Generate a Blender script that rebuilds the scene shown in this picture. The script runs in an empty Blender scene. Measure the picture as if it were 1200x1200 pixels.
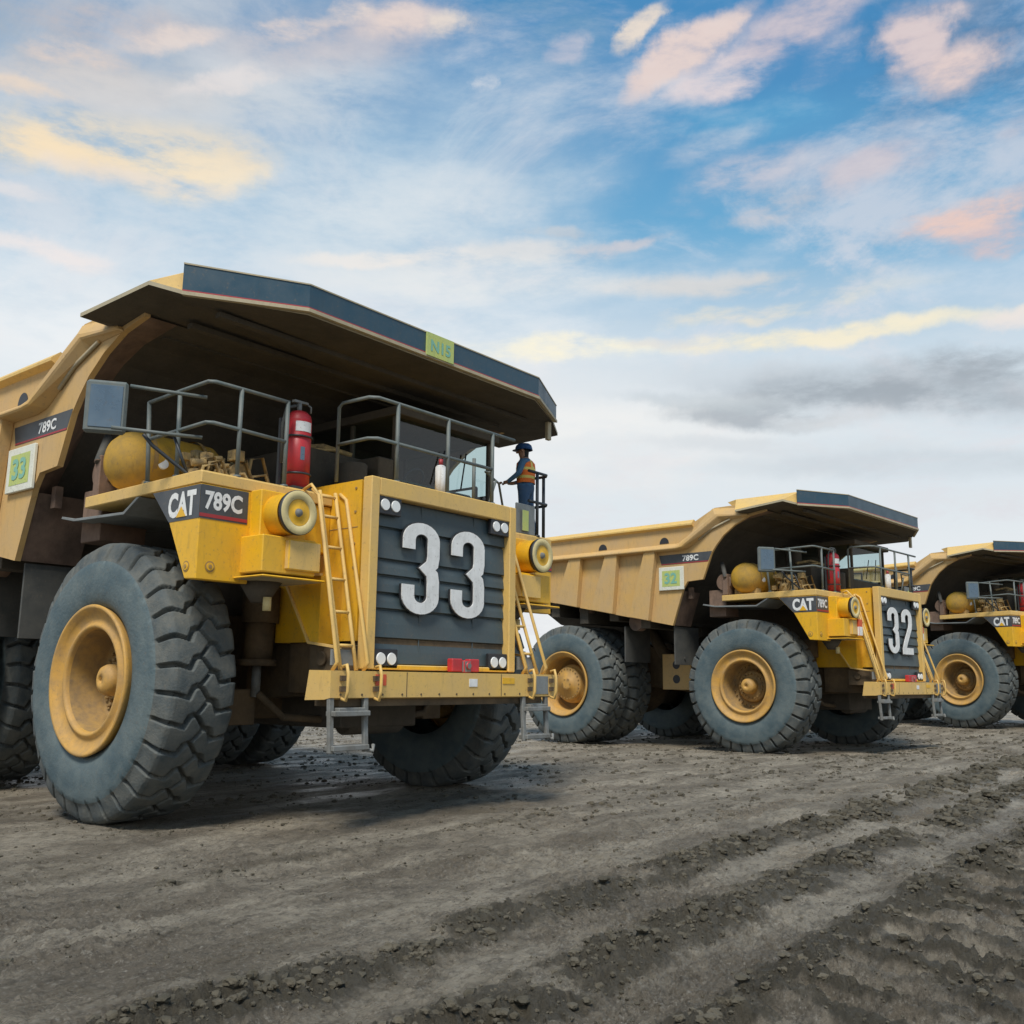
import bpy, bmesh, math, random
import numpy as np
from mathutils import Vector, Matrix
random.seed(7); rng=np.random.default_rng(7)
PI=math.pi
S=bpy.context.scene
COL=S.collection
# ------------------------------------------------------------------ materials
def nt(m): return m.node_tree.nodes, m.node_tree.links
def mat(name, col, rough=.5, metal=0., dirt=None, dirt_amt=.5, dirt_scale=1.5, bump=0., bump_scale=40., spec=.5, streak=0., splat=.6):
    m=bpy.data.materials.new(name); m.use_nodes=True; N,Lk=nt(m); b=N['Principled BSDF']
    b.inputs['Base Color'].default_value=(*col,1); b.inputs['Roughness'].default_value=rough; b.inputs['Metallic'].default_value=metal
    b.inputs['Specular IOR Level'].default_value=spec
    tc=N.new('ShaderNodeTexCoord')
    if dirt:
        n=N.new('ShaderNodeTexNoise'); n.inputs['Scale'].default_value=dirt_scale; n.inputs['Detail'].default_value=8; n.inputs['Roughness'].default_value=.65
        Lk.new(tc.outputs['Object'],n.inputs['Vector'])
        r=N.new('ShaderNodeMapRange'); r.inputs[1].default_value=.35; r.inputs[2].default_value=.72; r.inputs[3].default_value=0; r.inputs[4].default_value=dirt_amt
        Lk.new(n.outputs['Fac'],r.inputs[0])
        mx=N.new('ShaderNodeMix'); mx.data_type='RGBA'; mx.inputs[6].default_value=(*col,1); mx.inputs[7].default_value=(*dirt,1)
        Lk.new(r.outputs[0],mx.inputs[0]); last=mx.outputs[2]
        # speckle and vertical streaks
        n2=N.new('ShaderNodeTexNoise'); n2.inputs['Scale'].default_value=9; n2.inputs['Detail'].default_value=10; n2.inputs['Roughness'].default_value=.8
        mp=N.new('ShaderNodeMapping'); mp.inputs['Scale'].default_value=(1,1,.22); Lk.new(tc.outputs['Object'],mp.inputs[0]); Lk.new(mp.outputs[0],n2.inputs['Vector'])
        r2=N.new('ShaderNodeMapRange'); r2.inputs[1].default_value=.53; r2.inputs[2].default_value=.70; r2.inputs[4].default_value=.35+streak
        Lk.new(n2.outputs['Fac'],r2.inputs[0])
        mx2=N.new('ShaderNodeMix'); mx2.data_type='RGBA'; mx2.inputs[7].default_value=(*[c*.45 for c in dirt],1)
        Lk.new(last,mx2.inputs[6]); Lk.new(r2.outputs[0],mx2.inputs[0]); Lk.new(mx2.outputs[2],b.inputs['Base Color'])
        n3=N.new('ShaderNodeTexNoise'); n3.inputs['Scale'].default_value=22; n3.inputs['Detail'].default_value=6; n3.inputs['Roughness'].default_value=.7; Lk.new(tc.outputs['Object'],n3.inputs['Vector'])
        r3=N.new('ShaderNodeMapRange'); r3.inputs[1].default_value=.58; r3.inputs[2].default_value=.66; r3.inputs[4].default_value=.55*splat; Lk.new(n3.outputs['Fac'],r3.inputs[0])
        mx3=N.new('ShaderNodeMix'); mx3.data_type='RGBA'; mx3.inputs[7].default_value=(.16,.125,.085,1); Lk.new(mx2.outputs[2],mx3.inputs[6]); Lk.new(r3.outputs[0],mx3.inputs[0]); Lk.new(mx3.outputs[2],b.inputs['Base Color'])
        rr=N.new('ShaderNodeMapRange'); rr.inputs[3].default_value=rough; rr.inputs[4].default_value=min(1,rough+.35); Lk.new(r.outputs[0],rr.inputs[0]); Lk.new(rr.outputs[0],b.inputs['Roughness'])
    if bump:
        n=N.new('ShaderNodeTexNoise'); n.inputs['Scale'].default_value=bump_scale; n.inputs['Detail'].default_value=6
        Lk.new(tc.outputs['Object'],n.inputs['Vector']); bp=N.new('ShaderNodeBump'); bp.inputs['Strength'].default_value=bump; bp.inputs['Distance'].default_value=.02
        Lk.new(n.outputs['Fac'],bp.inputs['Height']); Lk.new(bp.outputs[0],b.inputs['Normal'])
    return m
M={}
M['yellow']=mat('yellow_paint',(.80,.44,.010),.42,dirt=(.50,.29,.06),dirt_amt=.6,bump=.08,bump_scale=12,streak=.08)
M['dusty']=mat('dusty_yellow_paint',(.60,.37,.12),.6,dirt=(.48,.34,.19),dirt_amt=.85,dirt_scale=1.1,bump=.12,bump_scale=8,streak=.1)
M['pale']=mat('sun_faded_yellow_paint',(.72,.46,.12),.5,dirt=(.54,.38,.18),dirt_amt=.7,bump=.06,bump_scale=14)
M['rim']=mat('ochre_rim_paint',(.58,.32,.065),.5,dirt=(.34,.22,.10),dirt_amt=.9,dirt_scale=4,bump=.15,bump_scale=20)
M['hub']=mat('dusty_hub_paint',(.40,.24,.07),.65,dirt=(.20,.14,.08),dirt_amt=.95,dirt_scale=5,bump=.2,bump_scale=20)
M['grime_shade']=mat('grimy_steel_painted_shade',(.090,.077,.058),.85,dirt=(.035,.032,.027),dirt_amt=.7,dirt_scale=1.2,bump=.2,bump_scale=9)  # dirt plus underside shade put into the colour; canopy and bulkhead would be yellow
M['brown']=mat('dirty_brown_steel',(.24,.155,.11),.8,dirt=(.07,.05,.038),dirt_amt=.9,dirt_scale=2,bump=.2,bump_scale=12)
M['frame']=mat('muddy_chassis_paint',(.15,.10,.05),.75,dirt=(.045,.038,.028),dirt_amt=.95,dirt_scale=2,bump=.3,bump_scale=14)
M['tyre']=mat('dusty_blue_grey_rubber',(.058,.092,.105),.62,dirt=(.145,.175,.17),dirt_amt=.95,dirt_scale=3.2,bump=.35,bump_scale=26)
M['tread']=mat('muddy_tread_rubber',(.055,.070,.074),.7,dirt=(.15,.15,.13),dirt_amt=1,dirt_scale=4.5,bump=.35,bump_scale=40)
M['navy']=mat('dark_blue_board',(.012,.055,.090),.35,dirt=(.06,.09,.11),dirt_amt=.7,dirt_scale=2)
M['grille']=mat('slate_grille_paint',(.048,.078,.090),.5,dirt=(.085,.095,.095),dirt_amt=.8,dirt_scale=1.6,bump=.1,bump_scale=18)
M['rail']=mat('grey_green_pipe',(.10,.125,.12),.5,dirt=(.2,.2,.18),dirt_amt=.6,dirt_scale=6)
M['darkrail']=mat('dark_pipe',(.03,.035,.04),.5)
M['steel']=mat('worn_grey_steel',(.24,.25,.24),.6,metal=.2,dirt=(.14,.13,.11),dirt_amt=.9,dirt_scale=5)
M['greyp']=mat('grey_mudguard_metal',(.22,.24,.24),.6,dirt=(.13,.13,.12),dirt_amt=.7,dirt_scale=3)
M['rubber']=mat('black_rubber_sheet',(.055,.058,.055),.8,dirt=(.11,.105,.09),dirt_amt=.8,dirt_scale=3)
M['white']=mat('white_paint',(.80,.80,.78),.5,dirt=(.5,.5,.47),dirt_amt=.5,dirt_scale=5)
M['black']=mat('black_paint',(.02,.021,.024),.45)
M['decal']=mat('charcoal_decal',(.045,.052,.06),.4,dirt=(.12,.12,.12),dirt_amt=.5,dirt_scale=4)
M['red']=mat('red_paint',(.50,.022,.03),.38,dirt=(.30,.05,.05),dirt_amt=.5,dirt_scale=6)
M['redline']=mat('red_stripe',(.35,.03,.035),.5)
M['orangered']=mat('orange_red_patch',(.62,.09,.03),.5)
M['cream']=mat('cream_sign',(.72,.72,.62),.55,dirt=(.55,.52,.4),dirt_amt=.4,dirt_scale=8)
M['lime']=mat('lime_yellow_sign',(.50,.54,.13),.5,dirt=(.35,.5,.25),dirt_amt=.6,dirt_scale=9)
M['signgreen']=mat('faded_green_lettering',(.20,.44,.33),.5)
M['trim']=mat('pale_edge_strip',(.45,.38,.24),.55,dirt=(.3,.27,.2),dirt_amt=.7,dirt_scale=4)
M['lens']=mat('white_lamp_lens',(.75,.76,.74),.15)
M['canface']=mat('cream_canister_face',(.66,.54,.26),.5,dirt=(.5,.42,.2),dirt_amt=.6,dirt_scale=7)
M['engine']=mat('tan_machinery',(.50,.34,.13),.7,dirt=(.12,.10,.07),dirt_amt=1,dirt_scale=9,bump=.5,bump_scale=25)
M['seat']=mat('green_cab_seat',(.03,.09,.06),.8)
M['mirror']=mat('mirror_glass',(.10,.15,.20),.25,metal=.4,dirt=(.16,.21,.25),dirt_amt=.6,dirt_scale=3)
M['tank']=mat('grubby_yellow_tank',(.60,.34,.03),.6,dirt=(.30,.20,.07),dirt_amt=.9,dirt_scale=2.5,bump=.2,bump_scale=10,streak=.15,spec=.3)
M['jeans']=mat('blue_jeans',(.05,.11,.21),.9,dirt=(.10,.15,.22),dirt_amt=.5,dirt_scale=8)
M['shirt']=mat('blue_work_shirt',(.06,.15,.27),.9,dirt=(.1,.2,.3),dirt_amt=.4,dirt_scale=8)
M['skin']=mat('skin',(.36,.20,.13),.6)
M['hair']=mat('black_hair',(.015,.012,.01),.8)
M['hat']=mat('blue_hard_hat_shell',(.03,.08,.20),.3)
M['vest']=mat('orange_vest_cloth',(.92,.20,.03),.8)
M['vestband']=mat('yellow_vest_band',(.85,.68,.16),.6)
M['boot']=mat('dark_boots',(.03,.025,.02),.8)
g=bpy.data.materials.new('cab_window_glass'); g.use_nodes=True; N,Lk=nt(g)
N.remove(N['Principled BSDF']); o=N['Material Output']; tr=N.new('ShaderNodeBsdfTransparent'); tr.inputs[0].default_value=(.72,.82,.82,1)
gl=N.new('ShaderNodeBsdfGlossy'); gl.inputs['Roughness'].default_value=.05; 
mx=N.new('ShaderNodeMixShader'); mx.inputs[0].default_value=.07; Lk.new(tr.outputs[0],mx.inputs[1]); Lk.new(gl.outputs[0],mx.inputs[2]); Lk.new(mx.outputs[0],o.inputs[0]); M['glass']=g
# ------------------------------------------------------------------ mesh helper
class MB:
    def __init__(s): s.v=[]; s.f=[]; s.m=[]; s.mats=[]; s.cur=0; s.sm=[]; s.smooth=False
    def mt(s,k):
        if k not in s.mats: s.mats.append(k)
        s.cur=s.mats.index(k); return s
    def add(s,vs,fs):
        o=len(s.v); s.v+= [tuple(v) for v in vs]
        for f in fs: s.f.append([o+i for i in f]); s.m.append(s.cur); s.sm.append(s.smooth)
        return s
    def box(s,x0,x1,y0,y1,z0,z1):
        vs=[(x,y,z) for x in (x0,x1) for y in (y0,y1) for z in (z0,z1)]
        return s.add(vs,[(0,1,3,2),(4,6,7,5),(0,4,5,1),(2,3,7,6),(0,2,6,4),(1,5,7,3)])
    def prism(s,poly,ax,a,b):
        # poly in the two remaining axes order
        def mk(p,t):
            q=list(p); q.insert(ax,t); return q
        n=len(poly); vs=[mk(p,a) for p in poly]+[mk(p,b) for p in poly]
        fs=[list(range(n)),list(range(2*n-1,n-1,-1))]+[(i,i+n,(i+1)%n+n,(i+1)%n) for i in range(n)]
        return s.add(vs,fs)
    def cyl(s,p0,p1,r0,r1=None,n=20,cap=True):
        if r1 is None: r1=r0
        p0=Vector(p0);p1=Vector(p1); d=(p1-p0).normalized(); a=d.orthogonal().normalized(); b=d.cross(a)
        vs=[]
        for p,r in((p0,r0),(p1,r1)):
            for i in range(n):
                t=2*PI*i/n; vs.append(p+a*math.cos(t)*r+b*math.sin(t)*r)
        fs=[(i,(i+1)%n,(i+1)%n+n,i+n) for i in range(n)]
        sm=s.smooth; s.smooth=True; s.add(vs,fs); s.smooth=sm
        if cap: s.add(vs[:n],[list(range(n))[::-1]]); s.add(vs[n:],[list(range(n))])
        return s
    def tube(s,pts,r,n=10,closed=False):
        pts=[Vector(p) for p in pts]; k=len(pts); rings=[]; a=None
        for i,p in enumerate(pts):
            if closed: d=(pts[(i+1)%k]-pts[i-1])
            else: d=(pts[min(i+1,k-1)]-pts[max(i-1,0)])
            d=d.normalized()
            if a is None: a=d.orthogonal().normalized()
            a=(a-d*a.dot(d)).normalized(); b=d.cross(a)
            rings.append([p+(a*math.cos(2*PI*j/n)+b*math.sin(2*PI*j/n))*r for j in range(n)])
        vs=[v for R in rings for v in R]; fs=[]
        for i in range(k if closed else k-1):
            for j in range(n): fs.append((i*n+j,i*n+(j+1)%n,((i+1)%k)*n+(j+1)%n,((i+1)%k)*n+j))
        sm=s.smooth; s.smooth=True; s.add(vs,fs); s.smooth=sm
        if not closed: s.add(rings[0],[list(range(n))[::-1]]); s.add(rings[-1],[list(range(n))])
        return s
    def lathe(s,prof,c,n=64,sgn=1,smooth=True):
        # axis along y; prof list of (r, y offset) ; c centre (x,y,z)
        vs=[]
        for r,y in prof:
            for i in range(n):
                t=2*PI*i/n; vs.append((c[0]+r*math.cos(t),c[1]+sgn*y,c[2]+r*math.sin(t)))
        fs=[]
        for k in range(len(prof)-1):
            for i in range(n): fs.append((k*n+i,k*n+(i+1)%n,(k+1)*n+(i+1)%n,(k+1)*n+i))
        sm=s.smooth; s.smooth=smooth; s.add(vs,fs); s.smooth=sm
        return s
    def sph(s,c,rx,ry,rz,n=16,m=10):
        vs=[];fs=[]
        for i in range(m+1):
            ph=PI*i/m
            for j in range(n):
                t=2*PI*j/n; vs.append((c[0]+rx*math.sin(ph)*math.cos(t),c[1]+ry*math.sin(ph)*math.sin(t),c[2]+rz*math.cos(ph)))
        for i in range(m):
            for j in range(n): fs.append((i*n+j,i*n+(j+1)%n,(i+1)*n+(j+1)%n,(i+1)*n+j))
        sm=s.smooth; s.smooth=True; s.add(vs,fs); s.smooth=sm; return s
    def mesh(s,name,bevel=0,fixn=True):
        me=bpy.data.meshes.new(name); me.from_pydata(s.v,[],s.f)
        for k in s.mats: me.materials.append(M[k])
        me.polygons.foreach_set('material_index',s.m); me.polygons.foreach_set('use_smooth',s.sm)
        if bevel or fixn:
            bm=bmesh.new(); bm.from_mesh(me); bmesh.ops.remove_doubles(bm,verts=bm.verts,dist=1e-5)
            if fixn: bmesh.ops.recalc_face_normals(bm,faces=bm.faces)
            if bevel:
                es=[e for e in bm.edges if len(e.link_faces)==2 and e.calc_face_angle(0)>.6 and not(e.link_faces[0].smooth)]
                bmesh.ops.bevel(bm,geom=es,offset=bevel,segments=1,affect='EDGES',clamp_overlap=True)
            bm.to_mesh(me); bm.free()
        me.update(); return me
def link(name,me,parent=None,label=None):
    o=bpy.data.objects.new(name,me); COL.objects.link(o)
    if parent: o.parent=parent
    if label: o['label']=label
    return o
def part(name,mb,parent,bevel=0,label=None): return link(name,mb.mesh(name,bevel),parent,label)
def struct(o,kind='structure'): o['kind']=kind; return o
# mesh text made from the built-in font, laid flat, then mapped by a function
def text_geo(txt,w,h,bold=.03,res=3,extr=0.0):
    cu=bpy.data.curves.new('lettering','FONT'); cu.body=txt; cu.size=1; cu.offset=bold; cu.resolution_u=res; cu.fill_mode='BOTH'; cu.extrude=extr
    ob=bpy.data.objects.new('lettering',cu); COL.objects.link(ob); dg=bpy.context.evaluated_depsgraph_get(); dg.update()
    me=bpy.data.meshes.new_from_object(ob.evaluated_get(dg)); bpy.data.objects.remove(ob); bpy.data.curves.remove(cu)
    vs=np.array([v.co[:] for v in me.vertices]); fs=[list(p.vertices) for p in me.polygons]; bpy.data.meshes.remove(me)
    mn=vs.min(0); mx=vs.max(0); vs=vs.copy(); vs[:,0]=(vs[:,0]-mn[0])/(mx[0]-mn[0])*w; vs[:,1]=(vs[:,1]-mn[1])/(mx[1]-mn[1])*h
    return vs,fs
def put_text(mb,key,txt,w,h,fn,bold=.03,extr=0.0):
    vs,fs=text_geo(txt,w,h,bold,extr=extr); mb.mt(key); mb.add([fn(*v) for v in vs],fs)
# ribbon digit shapes (u right, v up, both 0..1 wide by H high)
def arc(cx,cy,rx,ry,a0,a1,n=10): return [(cx+rx*math.cos(math.radians(a0+(a1-a0)*i/n)),cy+ry*math.sin(math.radians(a0+(a1-a0)*i/n))) for i in range(n+1)]
def ribbon(path,t):
    P=[Vector((*p,0)) for p in path]; L=[];R=[]
    for i,p in enumerate(P):
        d0=(P[i]-P[i-1]).normalized() if i else (P[1]-P[0]).normalized(); d1=(P[i+1]-P[i]).normalized() if i<len(P)-1 else d0
        d=(d0+d1).normalized(); nrm=Vector((-d.y,d.x,0)); k=1/max(.6,nrm.dot(Vector((-d0.y,d0.x,0)))); L.append(p+nrm*t/2*k); R.append(p-nrm*t/2*k)
    return L,R
def digit_path(ch):
    if ch=='3': return [(.18,1.78),(.18,2.05)]+arc(.5,2.05,.32,.33,180,0,12)[1:]+[(.82,1.62),(.79,1.42),(.66,1.28),(.79,1.14),(.82,.94),(.82,.50)]+arc(.5,.50,.32,.33,0,-180,12)[1:]+[(.18,.80)]
    if ch=='2': return [(.18,1.78),(.18,2.05)]+arc(.5,2.05,.32,.33,180,0,12)[1:]+[(.82,1.7),(.76,1.45),(.30,.62),(.20,.36),(.18,.0)]
def digits(mb,txt,y0,y1,z0,z1,x,th,t=.31,key='white',out='black'):
    n=len(txt); gap=.125*(y1-y0); w=(y1-y0-gap*(n-1))/n
    for i,ch in enumerate(txt):
        ya=y0+i*(w+gap); H=2.56
        for k,tt,xx in((out,t+.055,x),(key,t,x+th*.6)):
            L,R=ribbon(digit_path(ch),tt); mb.mt(k); fy=lambda u:ya+u*w; fz=lambda v:z0+(v)/H*(z1-z0)
            m=len(L); vs=[(xx,fy(p.x),fz(p.y)) for p in L]+[(xx,fy(p.x),fz(p.y)) for p in R]; vs+=[(a+th,b,c) for a,b,c in vs]
            fs=[]
            for j in range(m-1): fs+=[(j,j+1,m+j+1,m+j),(2*m+j,3*m+j,3*m+j+1,2*m+j+1),(j,2*m+j,2*m+j+1,j+1),(m+j,m+j+1,3*m+j+1,3*m+j)]
            fs+=[(0,m,3*m,2*m),(m-1,3*m-1,4*m-1,2*m-1)]
            mb.add(vs,fs)
            if ch=='2':
                e=.05 if k==out else 0; mb.box(xx-.001,xx+th-.001,fy(0-e),fy(1.0+e),fz(-e),fz(.36+e))
# ------------------------------------------------------------------ tyre (one shared mesh)
TR=1.70
def tyre_mesh(name,lod=1):
    n_l=32; nt_=n_l*(28 if lod else 10); nv=84 if lod else 40
    prof=[(.84,-.40),(.90,-.455),(.95,-.50),(1.08,-.53),(1.22,-.535),(1.36,-.52),(1.45,-.495),(1.50,-.475),(1.56,-.455),(1.62,-.435),(1.665,-.41),(1.69,-.37),(1.697,-.30),(1.70,-.2),(1.70,0)]
    prof=prof+[(r,-y) for r,y in prof[-2::-1]]
    P=np.array(prof); seg=np.r_[0,np.cumsum(np.hypot(*np.diff(P,axis=0).T))]
    # finer sampling on the tread
    s0=np.interp(0,[0],[0]); tot=seg[-1]; k1=seg[6]; k2=tot-k1
    ss=np.r_[np.linspace(0,k1,10,endpoint=False),np.linspace(k1,k2,nv,endpoint=False),np.linspace(k2,tot,11)]
    r=np.interp(ss,seg,P[:,0]); y=np.interp(ss,seg,P[:,1]); dr=np.gradient(r,ss); dy=np.gradient(y,ss)
    nr,ny=dy,-dr  # outward normal (r,y)
    th=np.linspace(0,2*PI,nt_,endpoint=False); T,Sg=np.meshgrid(th,np.arange(len(ss)),indexing='ij')
    p=2*PI/n_l; u=(ss-tot/2)/((k2-k1)/2) # -1..1 over tread incl shoulder
    U=u[Sg]; ph=T/p
    tri=lambda t: 2*np.abs(2*(t-np.floor(t+.5)))-1
    cg=.10*tri(ph); left=U<cg; A=np.abs(U-cg)
    zz=np.interp(A,[0,.12,.38,.55,2],[.0,.02,.42,.30,.26])
    f=ph+np.where(left,0,.5)+zz
    d=np.abs(f-np.round(f))*p*TR
    gd=np.clip((d-.020)/.014,0,1); gc=np.clip((np.abs(U-cg)*(k2-k1)/2-.018)/.014,0,1)
    lug=np.minimum(gd,np.where(np.abs(U)<.5,gc,1)); lug=lug*lug*(3-2*lug)
    inside=np.clip((1.0-np.abs(U))/.05,0,1)
    # notch on each lug at the shoulder
    depth=.095*np.clip(inside*1.0,0,1)
    hgt=-depth*(1-lug)
    # sidewall rings
    ring=.024*np.exp(-((r[Sg]-1.415)/.028)**2)+.010*np.exp(-((r[Sg]-1.02)/.015)**2)-.006*np.exp(-((r[Sg]-1.36)/.02)**2)
    # wear irregularity
    wob=.006*np.sin(T*7+U*3)+.004*np.sin(T*23+U*9)
    hh=hgt+ring+wob*inside
    R=r[Sg]+nr[Sg]*hh; Y=y[Sg]+ny[Sg]*hh
    V=np.stack([R*np.cos(T),Y,R*np.sin(T)],-1).reshape(-1,3)
    m=len(ss); I,J=np.meshgrid(np.arange(nt_),np.arange(m-1),indexing='ij'); I=I.ravel();J=J.ravel(); I2=(I+1)%nt_
    F=np.stack([I*m+J,I2*m+J,I2*m+J+1,I*m+J+1],1)
    me=bpy.data.meshes.new(name); me.vertices.add(len(V)); me.vertices.foreach_set('co',V.ravel()); me.loops.add(F.size); me.loops.foreach_set('vertex_index',F.ravel())
    me.polygons.add(len(F)); me.polygons.foreach_set('loop_start',np.arange(0,F.size,4)); me.materials.append(M['tyre']); me.materials.append(M['tread'])
    me.polygons.foreach_set('material_index',(np.abs(u[J])<1.02).astype(int)); me.polygons.foreach_set('use_smooth',np.ones(len(F),bool)); me.update(); me.validate()
    return me
TYRE=tyre_mesh('tyre')
def front_rim(s):
    b=MB(); b.mt('rim'); c=(0,0,0)
    b.lathe([(.86,.40),(.90,.50),(.915,.545),(.90,.56),(.87,.555),(.83,.50),(.74,.465),(.70,.47),(.675,.50),(.645,.505),(.625,.48),(.615,.44)],c,96,s)
    b.mt('hub'); b.lathe([(.615,.44),(.60,.30),(.585,.05),(.57,-.02),(.0,-.04)],c,96,s)
    return b
def front_hub(s):
    b=MB(); b.mt('hub'); b.lathe([(.40,-.03),(.40,.05),(.36,.08),(.22,.09),(.20,.10)],(0,0,0),48,s)
    b.mt('rim'); b.lathe([(.20,.09),(.19,.28),(.165,.33),(.11,.36),(.045,.37),(.04,.34),(0,.34)],(0,0,0),40,s)
    b.mt('hub')
    for i in range(20):
        t=2*PI*i/20; b.cyl((.31*math.cos(t),s*.08,.31*math.sin(t)),(.31*math.cos(t),s*.125,.31*math.sin(t)),.022,n=8)
    for i in range(28):
        t=2*PI*i/28; b.cyl((.52*math.cos(t),s*-.03,.52*math.sin(t)),(.52*math.cos(t),s*.03,.52*math.sin(t)),.02,n=6)
    return b
def rear_rim(s):
    b=MB(); b.mt('rim')
    b.lathe([(.86,.40),(.91,.50),(.93,.545),(.91,.56),(.88,.55),(.84,.49),(.80,.47),(.78,.42),(.76,.2),(.75,-.1)],(0,0,0),96,s); b.mt('hub'); b.lathe([(.75,-.1),(.0,-.12)],(0,0,0),96,s); return b
def rear_hub(s):
    b=MB(); b.mt('rim'); b.lathe([(.56,-.1),(.56,.10),(.53,.14),(.50,.14),(.49,.26),(.46,.30),(.20,.32),(.19,.35),(.12,.36),(0,.36)],(0,0,0),64,s); b.mt('hub')
    for i in range(24):
        t=2*PI*i/24; b.cyl((.43*math.cos(t),s*.29,.43*math.sin(t)),(.43*math.cos(t),s*.325,.43*math.sin(t)),.018,n=6)
    for i in range(6):
        t=2*PI*i/6; b.cyl((.14*math.cos(t),s*.35,.14*math.sin(t)),(.14*math.cos(t),s*.375,.14*math.sin(t)),.025,n=6)
    return b
# ------------------------------------------------------------------ the truck (x forward from the front axle, y left, z up)
NUM_MESH={}
def build_truck(num,label):
    T=bpy.data.objects.new('dump_truck',None); COL.objects.link(T); T['category']='dump truck'; T['group']='yellow mining dump trucks parked in a row'; T['label']=label
    # ---- wheels
    rims={}
    for nm,fn in(('f',front_rim),('fh',front_hub),('r',rear_rim),('rh',rear_hub)):
        for s in(-1,1): rims[nm,s]=fn(s).mesh('rim' if len(nm)==1 else 'hub')
    def wheel(name,x,y,s,kind,rot):
        w=bpy.data.objects.new(name,None); COL.objects.link(w); w.parent=T; w.location=(x,y,TR)
        t=link('tyre',TYRE,w); t.rotation_euler=(0,rot,0)
        if kind: link('rim',rims[kind,s],w); link('hub',rims[kind+'h',s],w)
    wheel('front_wheel',0,-2.83,-1,'f',.03); wheel('front_wheel',0,2.83,1,'f',.1)
    wheel('rear_wheel',-5.72,-3.13,-1,'r',.05); wheel('rear_wheel',-5.72,3.13,1,'r',.12)
    wheel('rear_wheel',-5.72,-1.98,-1,None,.2); wheel('rear_wheel',-5.72,1.98,1,None,.15)
    # ---- chassis
    b=MB().mt('frame')
    for s in(-1,1):
        b.prism([(-8.2,1.9),(-8.2,2.9),(-5,3.0),(-3,2.5),(0,2.5),(2.62,2.3),(2.62,1.6),(0,1.45),(-3,1.5),(-5,1.7)],1,s*.75,s*1.15)
        b.box(-2.2,-1.7,s*.7,s*1.9,1.6,2.4)
    b.box(1.2,2.7,-1.28,1.28,1.56,2.25); b.box(-.35,.35,-1.3,1.3,1.2,2.6); b.box(-3.4,-2.9,-.75,.75,1.5,2.4); b.box(-7.9,-7.4,-.75,.75,1.9,2.5)
    b.box(2.0,2.6,-1.6,-1.27,1.75,2.15); b.box(2.0,2.6,1.27,1.6,1.75,2.15)
    b.cyl((2.25,-1.61,1.98),(2.25,-1.64,1.98),.09); b.cyl((2.25,1.61,1.98),(2.25,1.64,1.98),.09)
    part('chassis',b,T,.012)
    b=MB().mt('frame'); b.cyl((0,-2.8,1.7),(0,-1.7,1.7),.42,.35,28); b.cyl((0,2.8,1.7),(0,1.7,1.7),.42,.35,28)
    b.cyl((0,-1.75,1.45),(0,1.75,1.45),.22,n=20); b.tube([(-.5,-1.9,1.35),(-.55,-1,1.3),(-.55,1,1.3),(-.5,1.9,1.35)],.07)
    b.box(-.2,.9,-1.95,-1.55,1.15,1.6); b.box(-.2,.9,1.55,1.95,1.15,1.6)
    b.tube([(1.0,-1.6,1.55),(1.15,-1.3,1.25),(1.2,0,1.15),(1.15,1.3,1.25),(1.0,1.6,1.55)],.05)
    part('front_axle',b,T,.01)
    b=MB().mt('frame'); b.cyl((-5.72,-2.6,1.7),(-5.72,2.6,1.7),.62,n=36); b.sph((-5.6,0,1.7),.95,.8,.9,24,14); b.cyl((-5.0,0,1.75),(-3.6,0,1.9),.3,.22)
    b.box(-6.6,-5.0,-1.2,1.2,2.2,2.5); part('rear_axle',b,T)
    for s in(-1,1):
        b=MB().mt('frame'); b.cyl((.95,s*1.58,2.92),(.95,s*1.58,2.45),.24,n=24); b.cyl((.95,s*1.58,2.47),(.95,s*1.6,1.95),.19,n=24); b.cyl((.95,s*1.6,1.98),(.95,s*1.6,1.90),.25,n=24); b.mt('steel').cyl((.95,s*1.6,1.92),(.95,s*1.6,1.5),.06)
        part('suspension_strut',b,T)
        b=MB().mt('frame'); b.cyl((-3.2,s*1.45,1.9),(-4.3,s*1.3,3.4),.17,n=24); b.mt('steel').cyl((-4.3,s*1.3,3.4),(-4.75,s*1.25,3.95),.11,n=20); part('hoist_cylinder',b,T)
        # mud flaps
        b=MB().mt('rubber'); b.box(-2.06,-2.02,s*3.33 if s<0 else 2.15,-2.15 if s<0 else 3.33,2.24,3.27); b.cyl((-2.01,s*2.9,2.42),(-1.99,s*2.9,2.42),.03,n=8); part('mud_flap',b,T,.006)
        b=MB().mt('rubber'); b.box(-3.74,-3.70,s*3.3 if s<0 else 2.1,-2.1 if s<0 else 3.3,2.32,3.32); part('mud_flap',b,T,.006)
    # tanks on the frame
    b=MB().mt('dusty'); b.box(-3.25,-2.3,-2.15,-1.2,1.57,2.56); b.mt('black')
    for z in(1.86,2.26): b.cyl((-2.78,-2.14,z),(-2.78,-2.158,z),.13,n=20)
    part('battery_box',b,T,.02)
    b=MB().mt('frame'); b.cyl((-3.6,1.9,2.1),(-2.0,1.9,2.1),.6,n=32); part('fuel_tank',b,T)
    # ---- engine under the hood and belly
    b=MB().mt('grime_shade'); b.box(-1.6,1.1,-1.2,1.2,2.5,3.9); b.box(-.9,1.6,-.7,.7,1.1,2.6); b.cyl((1.4,-.5,1.2),(1.4,.5,1.2),.2); part('engine',b,T,.02)
    # ---- hood and grille
    b=MB().mt('yellow'); b.box(1.02,2.60,-1.385,1.385,2.2,4.2)
    for s in(-1,1): b.prism([(1.62,2.98),(1.66,2.86),(2.15,2.18),(2.30,2.16),(2.30,2.98)],1,s*1.386,s*1.72)
    b.mt('pale')
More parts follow.
